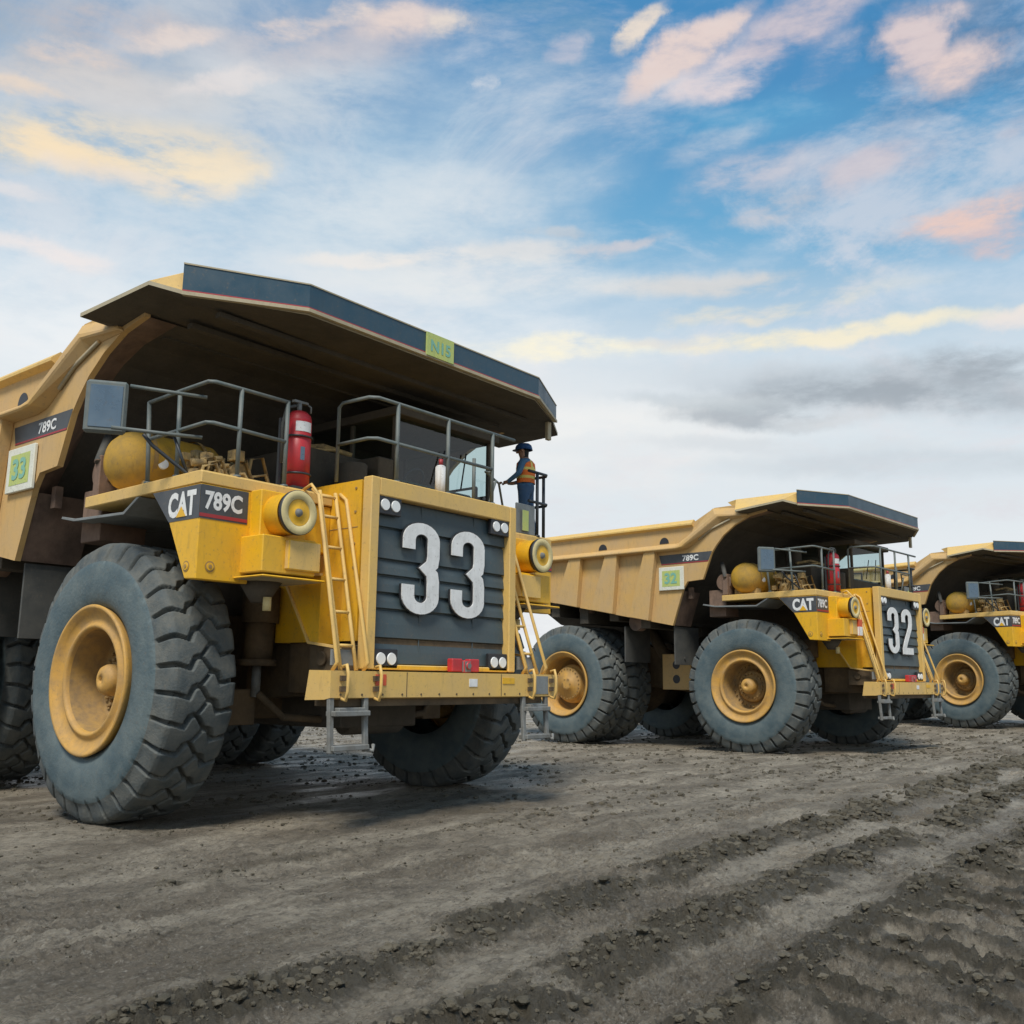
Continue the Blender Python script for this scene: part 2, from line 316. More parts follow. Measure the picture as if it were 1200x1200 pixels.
    for s in(-1,1): b.prism([(1.60,3.01),(1.60,2.96),(1.63,2.90),(2.12,2.16),(2.70,2.09),(2.70,2.12),(2.135,2.19),(1.66,2.92),(1.66,2.98),(2.3,2.98),(2.3,3.01)],1,s*1.70,s*1.745)
    b.mt('yellow'); b.box(.9,1.02,-1.5,1.5,3.95,4.23)
    b.mt('hub')
    for s in(-1,1):
        b.box(1.55,1.56,s*1.387 if s<0 else 1.386,-1.386 if s<0 else 1.387,3.05,4.15); b.box(1.6,2.55,min(s*1.385,s*1.389),max(s*1.385,s*1.389),3.60,3.612)
        for z in(3.1,3.4,3.8,4.1): b.cyl((1.62,s*1.385,z),(1.62,s*1.395,z),.018,n=8); b.cyl((2.5,s*1.385,z),(2.5,s*1.395,z),.018,n=8)
    part('hood',b,T,.012)
    b=MB().mt('pale'); yo=1.42; yi=1.275; zt=4.22; zi=3.995; zb=1.86; x0,x1=2.66,2.82
    b.box(x0,x1,-yo,-yi,zb,zt); b.box(x0,x1,yi,yo,zb,zt); b.box(x0+.001,x1-.002,-yi,yi,zi,zt-.001); b.mt('yellow').box(x0,x1-.02,-yi,yi,zb-.002,zb+.06)
    fr_=part('grille_frame',b,T,.012)
    b=MB().mt('grille'); b.box(2.60,2.672,-yi,yi,1.9,zi)
    zs=[1.92,2.24,2.60,2.80,3.02,3.22,3.62,3.99]
    for i in range(len(zs)-1):
        a,c=zs[i],zs[i+1]; b.prism([(2.675,a+.008),(2.722,a+.012),(2.712,(a+c)/2),(2.694,c-.02),(2.675,c-.008)],1,-yi+.002,yi-.002)
    for y in (-.42,.62): b.box(2.70,2.712,y-.01,y+.01,1.93,zi-.02)
    part('grille',b,T,.004)
    me=MB(); digits(me,num,-.83,.79,2.56,3.76,2.742,.022); nm=me.mesh('front_number'); link('front_number',nm,T)
    for (y,z) in((-1.08,3.89),(1.08,3.895),(-1.07,1.99),(1.07,1.99)):
        b=MB().mt('black').box(2.735,2.80,y-.20,y+.20,z-.12,z+.12)
        h=part('headlight',b,T,.01)
        for d in(-.09,.09):
            q=MB().mt('lens'); q.cyl((2.795,y+d,z),(2.815,y+d,z),.078,.07,n=20); part('lens',q,h)
    b=MB().mt('red'); b.box(2.80,2.90,.02,.22,1.85,2.02); b.box(2.80,2.90,.36,.56,1.85,2.02); b.mt('steel'); b.box(2.80,2.93,.22,.36,1.84,2.0); b.cyl((2.93,.29,1.93),(2.96,.29,1.93),.05)
    part('tow_hook',b,T,.012)
    # ---- bumper
    b=MB().mt('pale'); b.prism([(2.56,1.50),(2.62,1.84),(3.0,1.835),(3.0,1.53),(2.9,1.51)],1,-2.10,2.12)
    b.mt('frame'); b.box(2.5,2.92,-1.9,1.9,1.43,1.512)
    b.mt('frame')
    for i in range(13): y=-1.95+i*.325; b.cyl((3.0,y,1.565),(3.006,y,1.565),.014,n=8)
    for y in(-.9,.9): b.box(3.0,3.002,y-.006,y+.006,1.535,1.83)
    bump=part('bumper',b,T,.0)
    for (ya,yb,za,zb2,k,n) in((-1.42,-1.25,1.67,1.80,'orangered','reflector'),(.24,.40,1.66,1.76,'white','marker_plate'),(.93,1.18,1.70,1.78,'yellow','reflector'),(1.62,1.95,1.56,1.81,'greyp','marker_plate')):
        part(n,MB().mt(k).box(3.001,3.008,ya,yb,za,zb2),bump)
    # grab handles on the bumper, with their brackets
    for y in(-1.93,-1.42,1.52,2.02):
        b=MB().mt('pale'); b.tube([(3.0,y,1.88),(3.07,y,1.9),(3.10,y,1.8),(3.10,y,1.6),(3.07,y,1.5),(3.0,y,1.52)],.02); b.mt('frame'); b.box(3.0,3.03,y-.04,y+.04,1.60,1.66); b.box(3.0,3.03,y-.04,y+.04,1.72,1.78)
        part('grab_handle',b,T)
    # ---- hanging lower steps
    for y0 in(-1.80,1.68):
        b=MB().mt('steel')
        for d in(-.26,.26):
            b.prism([(2.93,1.54),(2.99,1.54),(3.0,1.2),(3.02,.92),(2.97,.92),(2.95,1.2)],1,y0+d-.035,y0+d+.035)
        for z in(1.36,.98): b.box(2.90,3.06,y0-.27,y0+.27,z-.035,z+.025)
        b.box(2.90,3.05,y0-.20,y0+.20,1.33,1.42)
        b.tube([(2.97,y0+.26,.95),(3.05,y0+.33,.93),(3.02,y0+.36,1.0)],.025)
        part('hanging_step',b,T,.008)
    # ---- ladders
    for s in(-1,1):
        b=MB().mt('pale')
        def LP(yb,yt,t): return (2.88+(2.2-2.88)*t, s*(yb+(yt-yb)*t), 1.84+(4.05-1.84)*t)
        for yb,yt in((1.86,1.72),(1.62,1.47)): b.tube([LP(yb,yt,t) for t in(0,.25,.5,.75,1)],.024)
        for t in(.13,.31,.49,.67,.85,.97):
            b.tube([LP(1.86,1.72,t),LP(1.62,1.47,t)],.02)
        lad=part('ladder',b,T)
        b=MB().mt('pale')
        for yb,yt,off in((1.98,1.83,.10),(1.51,1.39,.10)):
            p=[LP(yb,yt,t) for t in(0.0,.04,.5,.96,1.0)]; pts=[p[0]]+[(a[0]+off,a[1],a[2]) for a in p[1:4]]+[(p[4][0],p[4][1],p[4][2]+.0)]
            b.tube(pts,.024)
            if yb>1.9: b.tube([(p[3][0]+off,p[3][1],p[3][2]),(p[3][0]-.05,p[3][1],p[3][2]+.15),(p[3][0]-.2,p[3][1]+.0,p[3][2]+.1)],.02)
        part('handrail',b,lad)
        b=MB().mt('greyp'); b.box(2.74,2.78,s*1.9 if s<0 else 1.55,-1.55 if s<0 else 1.9,1.9,2.08); part('step_plate',b,lad)
    # ---- decks with corner boxes
    for s in(-1,1):
        ya,yb=(-3.30,-1.387) if s<0 else(1.387,3.30)
        b=MB().mt('pale'); b.prism([(-.57,4.03),(-.57,3.885),(2.055,3.91),(2.055,4.045),(2.03,4.06)],1,ya,yb)
        dk=part('deck',b,T,.01)
        b=MB().mt('yellow'); c0,c1=(-3.295,-2.60) if s<0 else(2.60,3.295)
        b.prism([(1.03,3.905),(1.44,3.5),(1.83,2.83),(2.05,2.815),(2.052,3.905)],1,c0,c1)
        d0,d1=(-2.605,-1.386) if s<0 else(1.386,2.605)
        b.box(1.86,2.03,d0,d1,3.3,3.9); b.box(1.75,2.46,s*2.72 if s<0 else 1.95,-1.95 if s<0 else 2.72,2.93,3.36)
        b.mt('pale').box(1.9,2.53,s*2.40 if s<0 else 1.93,-1.93 if s<0 else 2.40,2.98,3.33)
        b.mt('trim').box(1.7,2.60,s*2.80 if s<0 else 1.90,-1.90 if s<0 else 2.80,2.86,2.885)
        b.mt('yellow').box(2.03,2.25,s*2.62 if s<0 else 1.95,-1.95 if s<0 else 2.62,3.36,3.92)
        part('corner_box',b,T,.014)
        for (x,y,ax) in((1.86,s*3.297,1),(2.054,s*3.12,0)):
            q=MB().mt('yellow')
            for r0,k in((.062,'hub'),(.045,'yellow'),(.022,'hub')):
                q.mt(k); e=.004+(.062-r0)*.3
                if ax==1: q.cyl((x,y,2.97),(x,y+s*e,2.97),r0,n=20)
                else: q.cyl((x,y,2.97),(x+e,y,2.97),r0,n=20)
            part('bolt_cover',q,T)
        b=MB().mt('grime_shade'); b.cyl((1.95,s*2.35,2.87),(1.95,s*2.35,2.62),.26,.10,n=24); b.mt('canface').cyl((2.1,s*2.35,2.68),(2.1,s*2.35,2.52),.05,n=12); part('canister_drain',b,T)
        # round air filter canister
        b=MB().mt('yellow'); y=s*2.34
        def ringx(prof,k):
            vs=[];n=48
            for r,x in prof:
                for i in range(n): t=2*PI*i/n; vs.append((x,y+r*math.cos(t),3.64+r*math.sin(t)))
            fs=[(q2*n+i,q2*n+(i+1)%n,(q2+1)*n+(i+1)%n,(q2+1)*n+i) for q2 in range(len(prof)-1) for i in range(n)]
            b.mt(k); b.smooth=True; b.add(vs,fs); b.smooth=False
        ringx([(0,2.0),(.25,2.05),(.25,2.52)],'yellow'); ringx([(.25,2.55),(.262,2.555),(.265,2.60),(.258,2.605)],'darkrail'); ringx([(.258,2.605),(.25,2.612),(.165,2.612),(.155,2.59)],'canface'); ringx([(.155,2.60),(.05,2.59)],'yellow'); ringx([(.05,2.59),(.04,2.62),(0,2.625)],'steel')
        part('air_filter_canister',b,T)
        # fender flap behind the wheel arch
        b=MB().mt('greyp'); f0,f1=(-3.31,-2.2) if s<0 else(2.2,3.31)
        b.prism([(-1.15,3.80),(-.8,3.735),(.44,3.70),(.78,3.885),(.70,3.885),(.42,3.735),(-.8,3.77),(-1.13,3.83)],1,f0,f1); part('mudguard',b,T,.004)
        # decals
        b=MB(); e=.004
        yy=s*(3.295+e); b.mt('decal'); b.add([(1.06,yy,3.893),(1.445,yy,3.505),(2.052,yy,3.505),(2.052,yy,3.893)],[(0,1,2,3) if s>0 else (3,2,1,0)])
        xx=2.052+e; ys=sorted([s*3.299,s*2.66]); b.add([(xx,ys[0],3.505),(xx,ys[1],3.505),(xx,ys[1],3.893),(xx,ys[0],3.893)],[(0,1,2,3)])
        b.mt('redline'); b.add([(xx+.003,ys[0],3.525),(xx+.003,ys[1],3.525),(xx+.003,ys[1],3.565),(xx+.003,ys[0],3.565)],[(0,1,2,3)])
        if s<0:
            put_text(b,'white','CAT',.56,.30,lambda u,v,w:(1.42+u,yy-.004+0*w,3.545+v),bold=.045)
            b.mt('yellow'); b.add([(1.60,yy-.010,3.545),(1.80,yy-.010,3.545),(1.70,yy-.010,3.67)],[(0,1,2)])
        else:
            put_text(b,'white','CAT',.56,.30,lambda u,v,w:(1.98-u,yy+.004,3.545+v),bold=.045)
            b.mt('yellow'); b.add([(1.60,yy+.010,3.545),(1.80,yy+.010,3.545),(1.70,yy+.010,3.67)],[(0,2,1)])
        put_text(b,'white','789C',.50,.22,lambda u,v,w:(xx+.004,ys[0]+.06+u,3.61+v),bold=.035)
        link('decal',b.mesh('decal',fixn=False),dk)
    # ---- guard rails
    R=.024
    def rail(name,paths,posts,key='rail',r=R,parent=T):
        b=MB().mt(key)
        for p in paths: b.tube(p,r)
        for p in posts: b.tube(p,r*1.12)
        for p in posts: b.cyl((p[0][0],p[0][1],p[0][2]),(p[0][0],p[0][1],p[0][2]+.03),r*2,n=8)
        return part(name,b,parent)
    rail('guard_rail',[[(.68,-3.22,5.10),(1.36,-3.22,5.12),(1.95,-3.22,5.13),(2.0,-3.16,5.13),(2.0,-2.8,5.13),(2.0,-2.1,5.13)],[(.72,-3.22,4.62),(1.36,-3.22,4.63),(1.95,-3.22,4.64),(2.0,-3.16,4.64),(2.0,-2.1,4.62)]],
         [[(.78,-3.22,4.05),(.68,-3.22,5.10)],[(1.41,-3.22,4.05),(1.36,-3.22,5.12)],[(2.0,-2.8,4.05),(2.0,-2.8,5.13)],[(2.0,-2.12,4.05),(2.0,-2.12,5.13)]])
    rail('guard_rail',[[(2.03,-1.32,4.25),(2.03,-1.32,5.24),(2.1,-1.32,5.29),(2.6,-1.32,5.28),(2.7,-1.25,5.27),(2.7,0,5.27),(2.7,1.5,5.27)],[(2.03,-1.32,4.74),(2.6,-1.32,4.74),(2.7,-1.25,4.74),(2.7,1.0,4.74)]],
         [[(2.7,-.9,4.22),(2.7,-.9,5.27)],[(2.7,.06,4.22),(2.7,.06,5.27)],[(2.7,1.0,4.22),(2.7,1.0,5.27)],[(2.35,1.0,4.22),(2.35,1.0,4.95)]])
    rail('guard_rail',[[(2.02,2.72,5.12),(2.02,3.2,5.12),(1.95,3.28,5.12),(1.4,3.28,5.12)],[(2.02,2.72,4.62),(2.02,3.2,4.62),(1.95,3.28,4.62),(1.4,3.28,4.62)]],
         [[(2.02,2.95,4.05),(2.02,2.95,5.12)],[(1.9,3.28,4.05),(1.9,3.28,5.12)],[(1.4,3.28,4.05),(1.4,3.28,5.12)]],'darkrail')
    rail('guard_rail',[[(.4,3.28,5.12),(-.5,3.28,5.12)],[(.4,3.28,4.62),(-.5,3.28,4.62)]],[[(.4,3.28,4.05),(.4,3.28,5.12)],[(-.5,3.28,4.05),(-.5,3.28,5.12)]],'darkrail')
    # ---- rear view mirror on the right deck
    b=MB().mt('rail'); b.tube([(1.26,-3.8,5.06),(1.5,-3.45,5.03),(1.75,-3.1,5.00)],.022); b.tube([(1.28,-4.0,4.52),(1.5,-3.5,4.52),(1.7,-3.1,4.52)],.022); b.mt('darkrail'); b.tube([(1.36,-3.65,4.5),(1.40,-3.55,4.38),(1.60,-3.2,4.08),(1.75,-2.95,4.06)],.022); b.tube([(1.52,-3.35,4.5),(1.6,-3.2,4.08)],.018)
    mr=part('mirror_arm',b,T)
    c=Vector((1.13,-4.0,4.78)); ax=Vector((.26,.38,0)).normalized(); nn=Vector((ax.y,-ax.x,0))
    def mquad(b,w,h,d0,d1,inset=.0):
        vs=[]
        for d in(d0,d1):
            for (a,e) in((-1,-1),(1,-1),(1,1),(-1,1)): vs.append(c+ax*a*w+Vector((0,0,e*h))+nn*d)
        b.add(vs,[(0,1,2,3),(7,6,5,4),(0,4,5,1),(1,5,6,2),(2,6,7,3),(3,7,4,0)])
    b=MB().mt('rail'); mquad(b,.225,.31,-.05,.05); h=part('mirror_housing',b,mr,.03)
    b=MB().mt('mirror'); mquad(b,.175,.25,.048,.058); part('mirror_glass',b,h,.01)
    # second mirror on the left deck
    # ---- air tank and machinery on the right deck
    b=MB().mt('yellow')
    def ly(prof,x,z,k,b):
        b.mt(k); b.lathe([(r,y) for r,y in prof],(x,0,z),40,1)
    ly([(.0,-3.32),(.12,-3.31),(.26,-3.25),(.36,-3.14),(.40,-3.02),(.405,-2.9),(.40,-1.95),(.34,-1.85),(0,-1.8)],-.02,4.48,'tank',b)
    b.mt('hub')
    for y in(-2.9,-2.15): b.lathe([(.412,y-.03),(.412,y+.03)],(-.02,0,4.5),40)
    b.mt('engine').box(-.35,.3,-3.0,-2.8,4.05,4.2); b.box(-.35,.3,-2.2,-2.0,4.05,4.2)
    b.mt('white').cyl((.30,-2.78,4.42),(.39,-2.80,4.44),.07,n=12)
    part('air_tank',b,T)
    b=MB()
    rr=random.Random(3)
    for i in range(90):
        x=rr.uniform(.55,1.25);y=rr.uniform(-2.75,-2.05);z=4.06+rr.random()**1.2*.52; s_=rr.uniform(.04,.12); b.mt('engine')
        s_*=.7
        if i%3==0: b.box(x-s_,x+s_,y-s_,y+s_,max(4.06,z-s_),z+s_*.8)
        elif i%3==1: b.cyl((x-s_*.8,y-s_,z),(x,y+s_*1.2,z+.02),s_*.6,n=10)
        else: b.tube([(x,y,4.07),(x+s_,y+.02,z),(x+s_*2,y+.15,z+.03),(x+.2,y+.25,4.08)],.022)
    b.cyl((.9,-2.6,4.06),(.9,-2.6,4.32),.14,n=20); b.cyl((.75,-2.2,4.3),(1.15,-2.2,4.3),.12,n=20); b.cyl((1.15,-2.2,4.28),(1.2,-2.2,4.28),.17,n=20)
    part('compressor',b,T,.006)
    b=MB().mt('brown'); b.box(-.6,-.45,-3.2,-2.7,4.05,4.6); b.cyl((-.62,-3.1,4.4),(-.62,-2.2,4.4),.22,n=20); b.mt('rubber').tube([(-.5,-3.2,4.5),(-.7,-3.0,4.9),(-.9,-2.8,4.5),(-1.0,-2.6,4.0)],.06); b.mt('brown'); b.box(-1.1,-.6,-3.05,-2.4,3.5,4.2)
    part('rear_deck_pipework',b,T,.01)
    # ---- fire suppression bottle
    X,Y=1.82,-1.80
    b=MB().mt('red'); b.cyl((X,Y,4.10),(X,Y,4.98),.165,n=36); 
    vs=[];n=36;pf=[(.165,4.98),(.15,5.05),(.10,5.10),(.045,5.12)]
    for r,z in pf:
        for i in range(n): t=2*PI*i/n; vs.append((X+r*math.cos(t),Y+r*math.sin(t),z))
    b.smooth=True; b.add(vs,[(q2*n+i,q2*n+(i+1)%n,(q2+1)*n+(i+1)%n,(q2+1)*n+i) for q2 in range(3) for i in range(n)]); b.smooth=False
    ex=part('fire_extinguisher',b,T)
    b=MB().mt('steel'); b.cyl((X,Y,5.10),(X,Y,5.24),.03,n=12); b.box(X-.03,X+.03,Y-.10,Y+.12,5.22,5.25); b.tube([(X,Y+.1,5.24),(X+.02,Y+.17,5.2),(X+.02,Y+.17,5.12)],.013); b.mt('rubber').tube([(X,Y-.05,5.18),(X,Y-.2,5.12),(X,Y-.25,4.9),(X,Y-.24,4.4)],.02); part('valve',b,ex)
    b=MB().mt('white'); 
    def curved(b,a0,a1,z0,z1,r):
        vs=[];k=8
        for z in(z0,z1):
            for i in range(k+1): t=math.radians(a0+(a1-a0)*i/k); vs.append((X+r*math.cos(t),Y+r*math.sin(t),z))
        b.smooth=True; b.add(vs,[(i,i+1,k+2+i,k+1+i) for i in range(k)]); b.smooth=False
    curved(b,-50,30,4.82,4.95,.168); part('bottle_label',b,ex); b=MB().mt('mirror'); curved(b,-25,-5,4.45,4.62,.168); part('bottle_label',b,ex)
    b=MB().mt('darkrail')
    for z in(4.28,4.76): b.tube([(X+.175*math.cos(2*PI*i/20),Y+.175*math.sin(2*PI*i/20),z) for i in range(20)],.014,closed=True)
    for d in(-.2,.2): b.box(X-.12,X-.08,Y+d-.02,Y+d+.02,4.05,5.0)
    b.box(X-.18,X+.18,Y-.18,Y+.18,4.06,4.10); part('bottle_bracket',b,ex)
    # white tank on the hood
    b=MB().mt('white'); b.cyl((2.42,.22,4.23),(2.42,.22,4.66),.075,n=20); b.sph((2.42,.22,4.66),.075,.075,.04); b.mt('redline').cyl((2.42,.22,4.69),(2.42,.22,4.78),.03,n=12); part('ether_bottle',b,T)
    for q_ in((2.55,2.68,-.98,-.84,4.19,4.26),(2.5,2.62,-.22,-.1,4.19,4.27),(2.5,2.66,1.05,1.28,4.19,4.25)): part('hood_bracket',MB().mt('pale').box(*q_),T,.01)
    # ---- cab on the left deck
    cx0,cx1,cy0,cy1,cz0,cz1=-.55,1.45,.25,2.45,4.06,5.72
    b=MB().mt('grime_shade'); sill=4.72
    b.prism([(cx0,cz0),(cx1,cz0),(cx1,sill),(cx0,sill)],1,cy0,cy0+.06); b.prism([(cx0,cz0),(cx1,cz0),(cx1,sill),(cx0,sill)],1,cy1-.06,cy1)
    b.box(cx1-.06,cx1,cy0+.06,cy1-.06,cz0,4.62); b.box(cx0,cx0+.06,cy0+.06,cy1-.06,cz0,sill)
    b.box(cx0-.05,cx1+.12,cy0-.06,cy1+.06,cz1-.13,cz1)
    for x,y in((cx1-.07,cy0),(cx1-.07,cy1-.07),(cx0,cy0),(cx0,cy1-.07),(.45,cy0),(.45,cy1-.07)):
        b.box(x+.001,x+.069,y+.001,y+.069,4.6,cz1-.13)
    b.box(cx0+.06,cx1-.06,cy0+.06,cy1-.06,cz0,cz0+.05)
    cab=part('cab',b,T,.01)
    b=MB().mt('glass'); x_=cx1-.035; b.add([(x_,cy0+.07,4.62),(x_,cy1-.07,4.62),(x_,cy1-.07,cz1-.131),(x_,cy0+.07,cz1-.131)],[(0,1,2,3)]); part('windscreen',b,cab)
    for y in(cy0+.03,cy1-.04):
        for xa,xb in((.52,cx1-.07),(cx0+.07,.45)):
            b=MB().mt('glass'); b.add([(xa,y,sill),(xb,y,sill),(xb,y,cz1-.131),(xa,y,cz1-.131)],[(0,1,2,3)]); part('side_window',b,cab)
    b=MB().mt('seat'); b.box(.1,.6,1.0,1.5,4.4,4.55); b.box(.05,.2,1.0,1.5,4.55,5.15); b.box(.1,.5,1.7,2.1,4.4,4.5); b.mt('black').box(1.0,1.35,.5,2.1,4.4,4.68); part('seat',b,cab,.03)
    b=MB().mt('darkrail'); b.tube([(.85+.0*math.cos(2*PI*i/20)+.1*math.sin(2*PI*i/20),1.25+.2*math.cos(2*PI*i/20),4.85+.17*math.sin(2*PI*i/20)) for i in range(20)],.018,closed=True); b.tube([(.85,1.25,4.85),(1.1,1.25,4.6)],.03); part('steering_wheel',b,cab)
    b=MB().mt('black'); b.tube([(1.46,1.1,4.7),(1.47,1.3,5.25)],.012); part('wiper',b,cab); b=MB().mt('black'); b.tube([(1.46,1.7,4.7),(1.47,1.8,5.3)],.012); part('wiper',b,cab)
    b=MB().mt('grime_shade'); b.box(-1.2,.8,-.9,.25,4.05,5.0); b.cyl((.2,-.55,4.2),(.2,-.55,5.5),.14,n=20); b.cyl((1.3,-.4,4.2),(1.3,-.4,4.75),.2,n=20); b.box(.9,1.5,-.1,.2,4.2,4.9); b.mt('engine')
    b.tube([(.3,-.8,5.05),(.5,-.3,5.15),(.7,.1,5.05)],.04); b.tube([(.6,-.7,5.0),(.75,-.2,5.08)],.03)
    part('exhaust_and_cabinet',b,T,.015)
    b=MB().mt('rail'); b.tube([(2.66,1.0,4.7),(2.4,1.2,4.78),(2.2,1.75,4.72)],.018); b.tube([(2.3,1.35,4.22),(2.35,1.5,4.7),(2.2,1.75,4.72),(2.15,1.95,4.25)],.018); b.mt('seat').box(1.6,2.1,1.2,2.1,4.06,4.32); b.mt('lime').box(2.03,2.05,2.52,2.70,4.1,4.45); part('radiator_piping',b,T,.01)
    b=MB().mt('greyp').box(1.98,2.02,2.42,2.9,4.06,4.55); part('deck_gate',b,T,.01)
    # ---- dump body
    side=[(-1.97,3.28),(-1.62,4.25),(-1.48,4.44),(-1.0,4.47),(-.72,5.15),(-.57,5.35),(-.36,5.58),(-.02,5.82),(.40,6.01),(.9,6.10),(.9,6.35),(-.6,6.34),(-1.22,6.03),(-9.2,6.05),(-9.6,5.0),(-6.46,4.13)]
    C0=[(-1.97,3.28),(-1.62,4.25),(-1.48,4.44),(-1.0,4.47),(-.72,5.15),(-.57,5.35),(-.36,5.58),(-.02,5.82),(.40,6.01),(.9,6.10)]
    C1=[(-2.55,3.38),(-2.0,4.25),(-1.85,4.45),(-1.55,4.75),(-1.15,5.2),(-.95,5.4),(-.7,5.62),(-.35,5.84),(.15,6.02),(.9,6.11)]
    b=MB().mt('dusty')
    for s in(-1,1): b.prism(side,1,s*3.42,s*3.5)
    # floor, tail and front wall
    b.mt('grime_shade'); b.prism([(-2.5,3.36),(-9.55,4.86),(-9.5,5.05),(-2.5,3.6)],1,-3.42,3.42)
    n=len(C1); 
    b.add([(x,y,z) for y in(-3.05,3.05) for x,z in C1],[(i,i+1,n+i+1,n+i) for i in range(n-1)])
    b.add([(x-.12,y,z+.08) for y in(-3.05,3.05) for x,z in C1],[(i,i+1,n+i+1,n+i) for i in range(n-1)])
    b.mt('brown')
    for s in(-1,1): b.add([(x,s*3.46,z) for x,z in C0]+[(x,s*3.05,z) for x,z in C1],[(i,i+1,n+i+1,n+i) for i in range(n-1)])
    for s in(-1,1):
        b.prism([(-2.55,3.37),(-1.98,3.29),(-1.66,4.2),(-2.0,4.2)],1,s*2.6,s*3.415)
        b.box(-1.62,-1.5,s*3.2-.05,s*3.2+.05,4.0,4.3)
    body=link('dump_body',b.mesh('dump_body'),T)
    b=MB().mt('grime_shade')
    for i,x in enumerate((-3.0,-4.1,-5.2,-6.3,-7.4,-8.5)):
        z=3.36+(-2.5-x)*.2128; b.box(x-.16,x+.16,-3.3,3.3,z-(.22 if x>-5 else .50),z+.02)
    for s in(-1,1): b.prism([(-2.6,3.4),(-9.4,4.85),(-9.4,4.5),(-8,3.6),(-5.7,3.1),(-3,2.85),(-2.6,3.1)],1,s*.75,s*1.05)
    b.mt('brown')
    for s in(-1,1):
        b.cyl((-3.35,s*3.28,3.42),(-3.35,s*3.0,3.42),.24,n=24); b.cyl((-5.2,s*3.28,3.86),(-5.2,s*3.0,3.86),.2,n=24)
    part('body_floor_beam',b,body,.01)
    for s in(-1,1):
        # ribs
        for xf_t,xf_b,xb_t,xb_b in((-2.40,-2.66,-2.76,-3.30),(-3.70,-3.88,-4.12,-4.66),(-5.03,-5.18,-5.46,-5.98),(-6.35,-6.45,-6.80,-7.2),(-7.65,-7.7,-8.1,-8.4)):
            zt_=5.36; zb_=lambda x:3.28+(-1.95-x)*.1885
            b=MB().mt('dusty'); p=[(xf_t,zt_),(xf_b,zb_(xf_b)+.01),(xb_b,zb_(xb_b)+.01),(xb_t,zt_)]
            q=[(x,s*3.50,z) for x,z in p]+[(x,s*3.68,z) for x,z in p]; b.add(q,[(0,1,2,3),(7,6,5,4),(0,4,5,1),(1,5,6,2),(2,6,7,3),(3,7,4,0)]); part('body_rib',b,body,.012)
        # strip: side rail climbing to the canopy wing
        rt=(s>0)
        lo=[(-9.3,3.74,5.39),(-1.75,3.74,5.37),(-1.60,3.73,5.40),(-.52,3.63,6.14),(.38,3.58,6.06)]
        up=[(-9.3,3.49,5.50),(-1.75,3.49,5.50),(-1.45,3.49,5.68),(-.66,3.49,6.34),(.20,3.47,6.30)]
        lw=[(-9.3,3.74,5.33),(-1.73,3.74,5.31),(-1.52,3.73,5.34),(-.44,3.63,6.06),(.42,3.58,6.02)]
        iw=[(-9.3,3.49,5.29),(-1.68,3.49,5.28),(-1.42,3.49,5.32),(-.34,3.49,5.96),(.46,3.49,5.99)]
        b=MB().mt('dusty'); ch=[up,lo,lw,iw]; m=len(lo); vs=[(x,s*y,z) for c in ch for x,y,z in c]
        fs=[(a*m+i,a*m+i+1,((a+1)%4)*m+i+1,((a+1)%4)*m+i) for a in range(4) for i in range(m-1)]+[(0,m,2*m,3*m),(m-1,2*m-1,3*m-1,4*m-1)]
        b.add(vs,fs); b.smooth=False
        b.mt('trim').tube([(-1.1,s*3.53,5.52),(-.7,s*3.53,5.78),(-.1,s*3.53,5.99)],.028)
        part('side_rail',b,body,.02)
        b=MB().mt('pale'); sy=lambda y:s*y
        p=[(3.50,5.90),(3.60,5.95),(3.60,5.99),(3.48,6.10),(3.40,6.06)]
        xs=[-9.25,-1.25]; vs=[(x,s*y,z) for x in xs for y,z in p]; k=len(p); b.add(vs,[(i,(i+1)%k,k+(i+1)%k,k+i) for i in range(k)]+[tuple(range(k)),tuple(range(2*k-1,k-1,-1))]); part('top_rail',b,body)
        for x in(-2.2,-4.33,-6.4):
            b=MB().mt('black'); pts=arc(x,5.52,.15,.17,0,180,12); b.prism(pts,1,s*3.5,s*3.508); part('lifting_eye',b,body)
        # side decal and number sign
        yy=s*3.504; b=MB().mt('decal'); f=(0,1,2,3)
        b.add([(-2.38,yy,5.20),(-2.30,yy,4.93),(-.83,yy,4.93),(-.70,yy,5.20)],[f]); b.mt('redline').add([(-2.31,yy+s*.003,4.935),(-2.30,yy+s*.003,4.96),(-.82,yy+s*.003,4.96),(-.83,yy+s*.003,4.935)],[f])
        put_text(b,'white','789C',.50,.16,(lambda u,v,w:(-1.62+u,yy-.006,4.99+v)) if s<0 else (lambda u,v,w:(-1.12-u,yy+.006,4.99+v)),bold=.03)
        link('body_decal',b.mesh('body_decal',fixn=False),body)
        b=MB().mt('cream'); b.box(-2.36,-1.57,min(s*3.51,s*3.56),max(s*3.51,s*3.56),4.23,4.86); sg=part('number_sign',b,body,.01)
        b=MB().mt('lime'); y2=s*3.563; b.add([(-2.25,y2,4.33),(-1.68,y2,4.33),(-1.68,y2,4.76),(-2.25,y2,4.76)],[(0,1,2,3)])
        put_text(b,'signgreen',num,.40,.30,(lambda u,v,w:(-2.17+u,y2-.006,4.40+v)) if s<0 else (lambda u,v,w:(-1.77-u,y2+.006,4.40+v)),bold=.03)
        link('sign_number',b.mesh('sign_number',fixn=False),sg)
    # ---- canopy
    A=(1.76,-3.49);B=(2.5,-2.27)
    def cy(x,y,z): return (x,y,z)
    low=[(.12,-3.5,6.13),(.30,-4.0,6.07),(1.54,-3.83,6.22),(1.76,-3.49,6.15),(2.49,-2.27,6.11),(2.49,2.27,6.11),(1.90,3.54,6.13),(1.50,4.22,6.10),(.10,4.25,6.08),(.0,3.5,6.13)]
    low2=[(x,y,z+.05) for x,y,z in low]
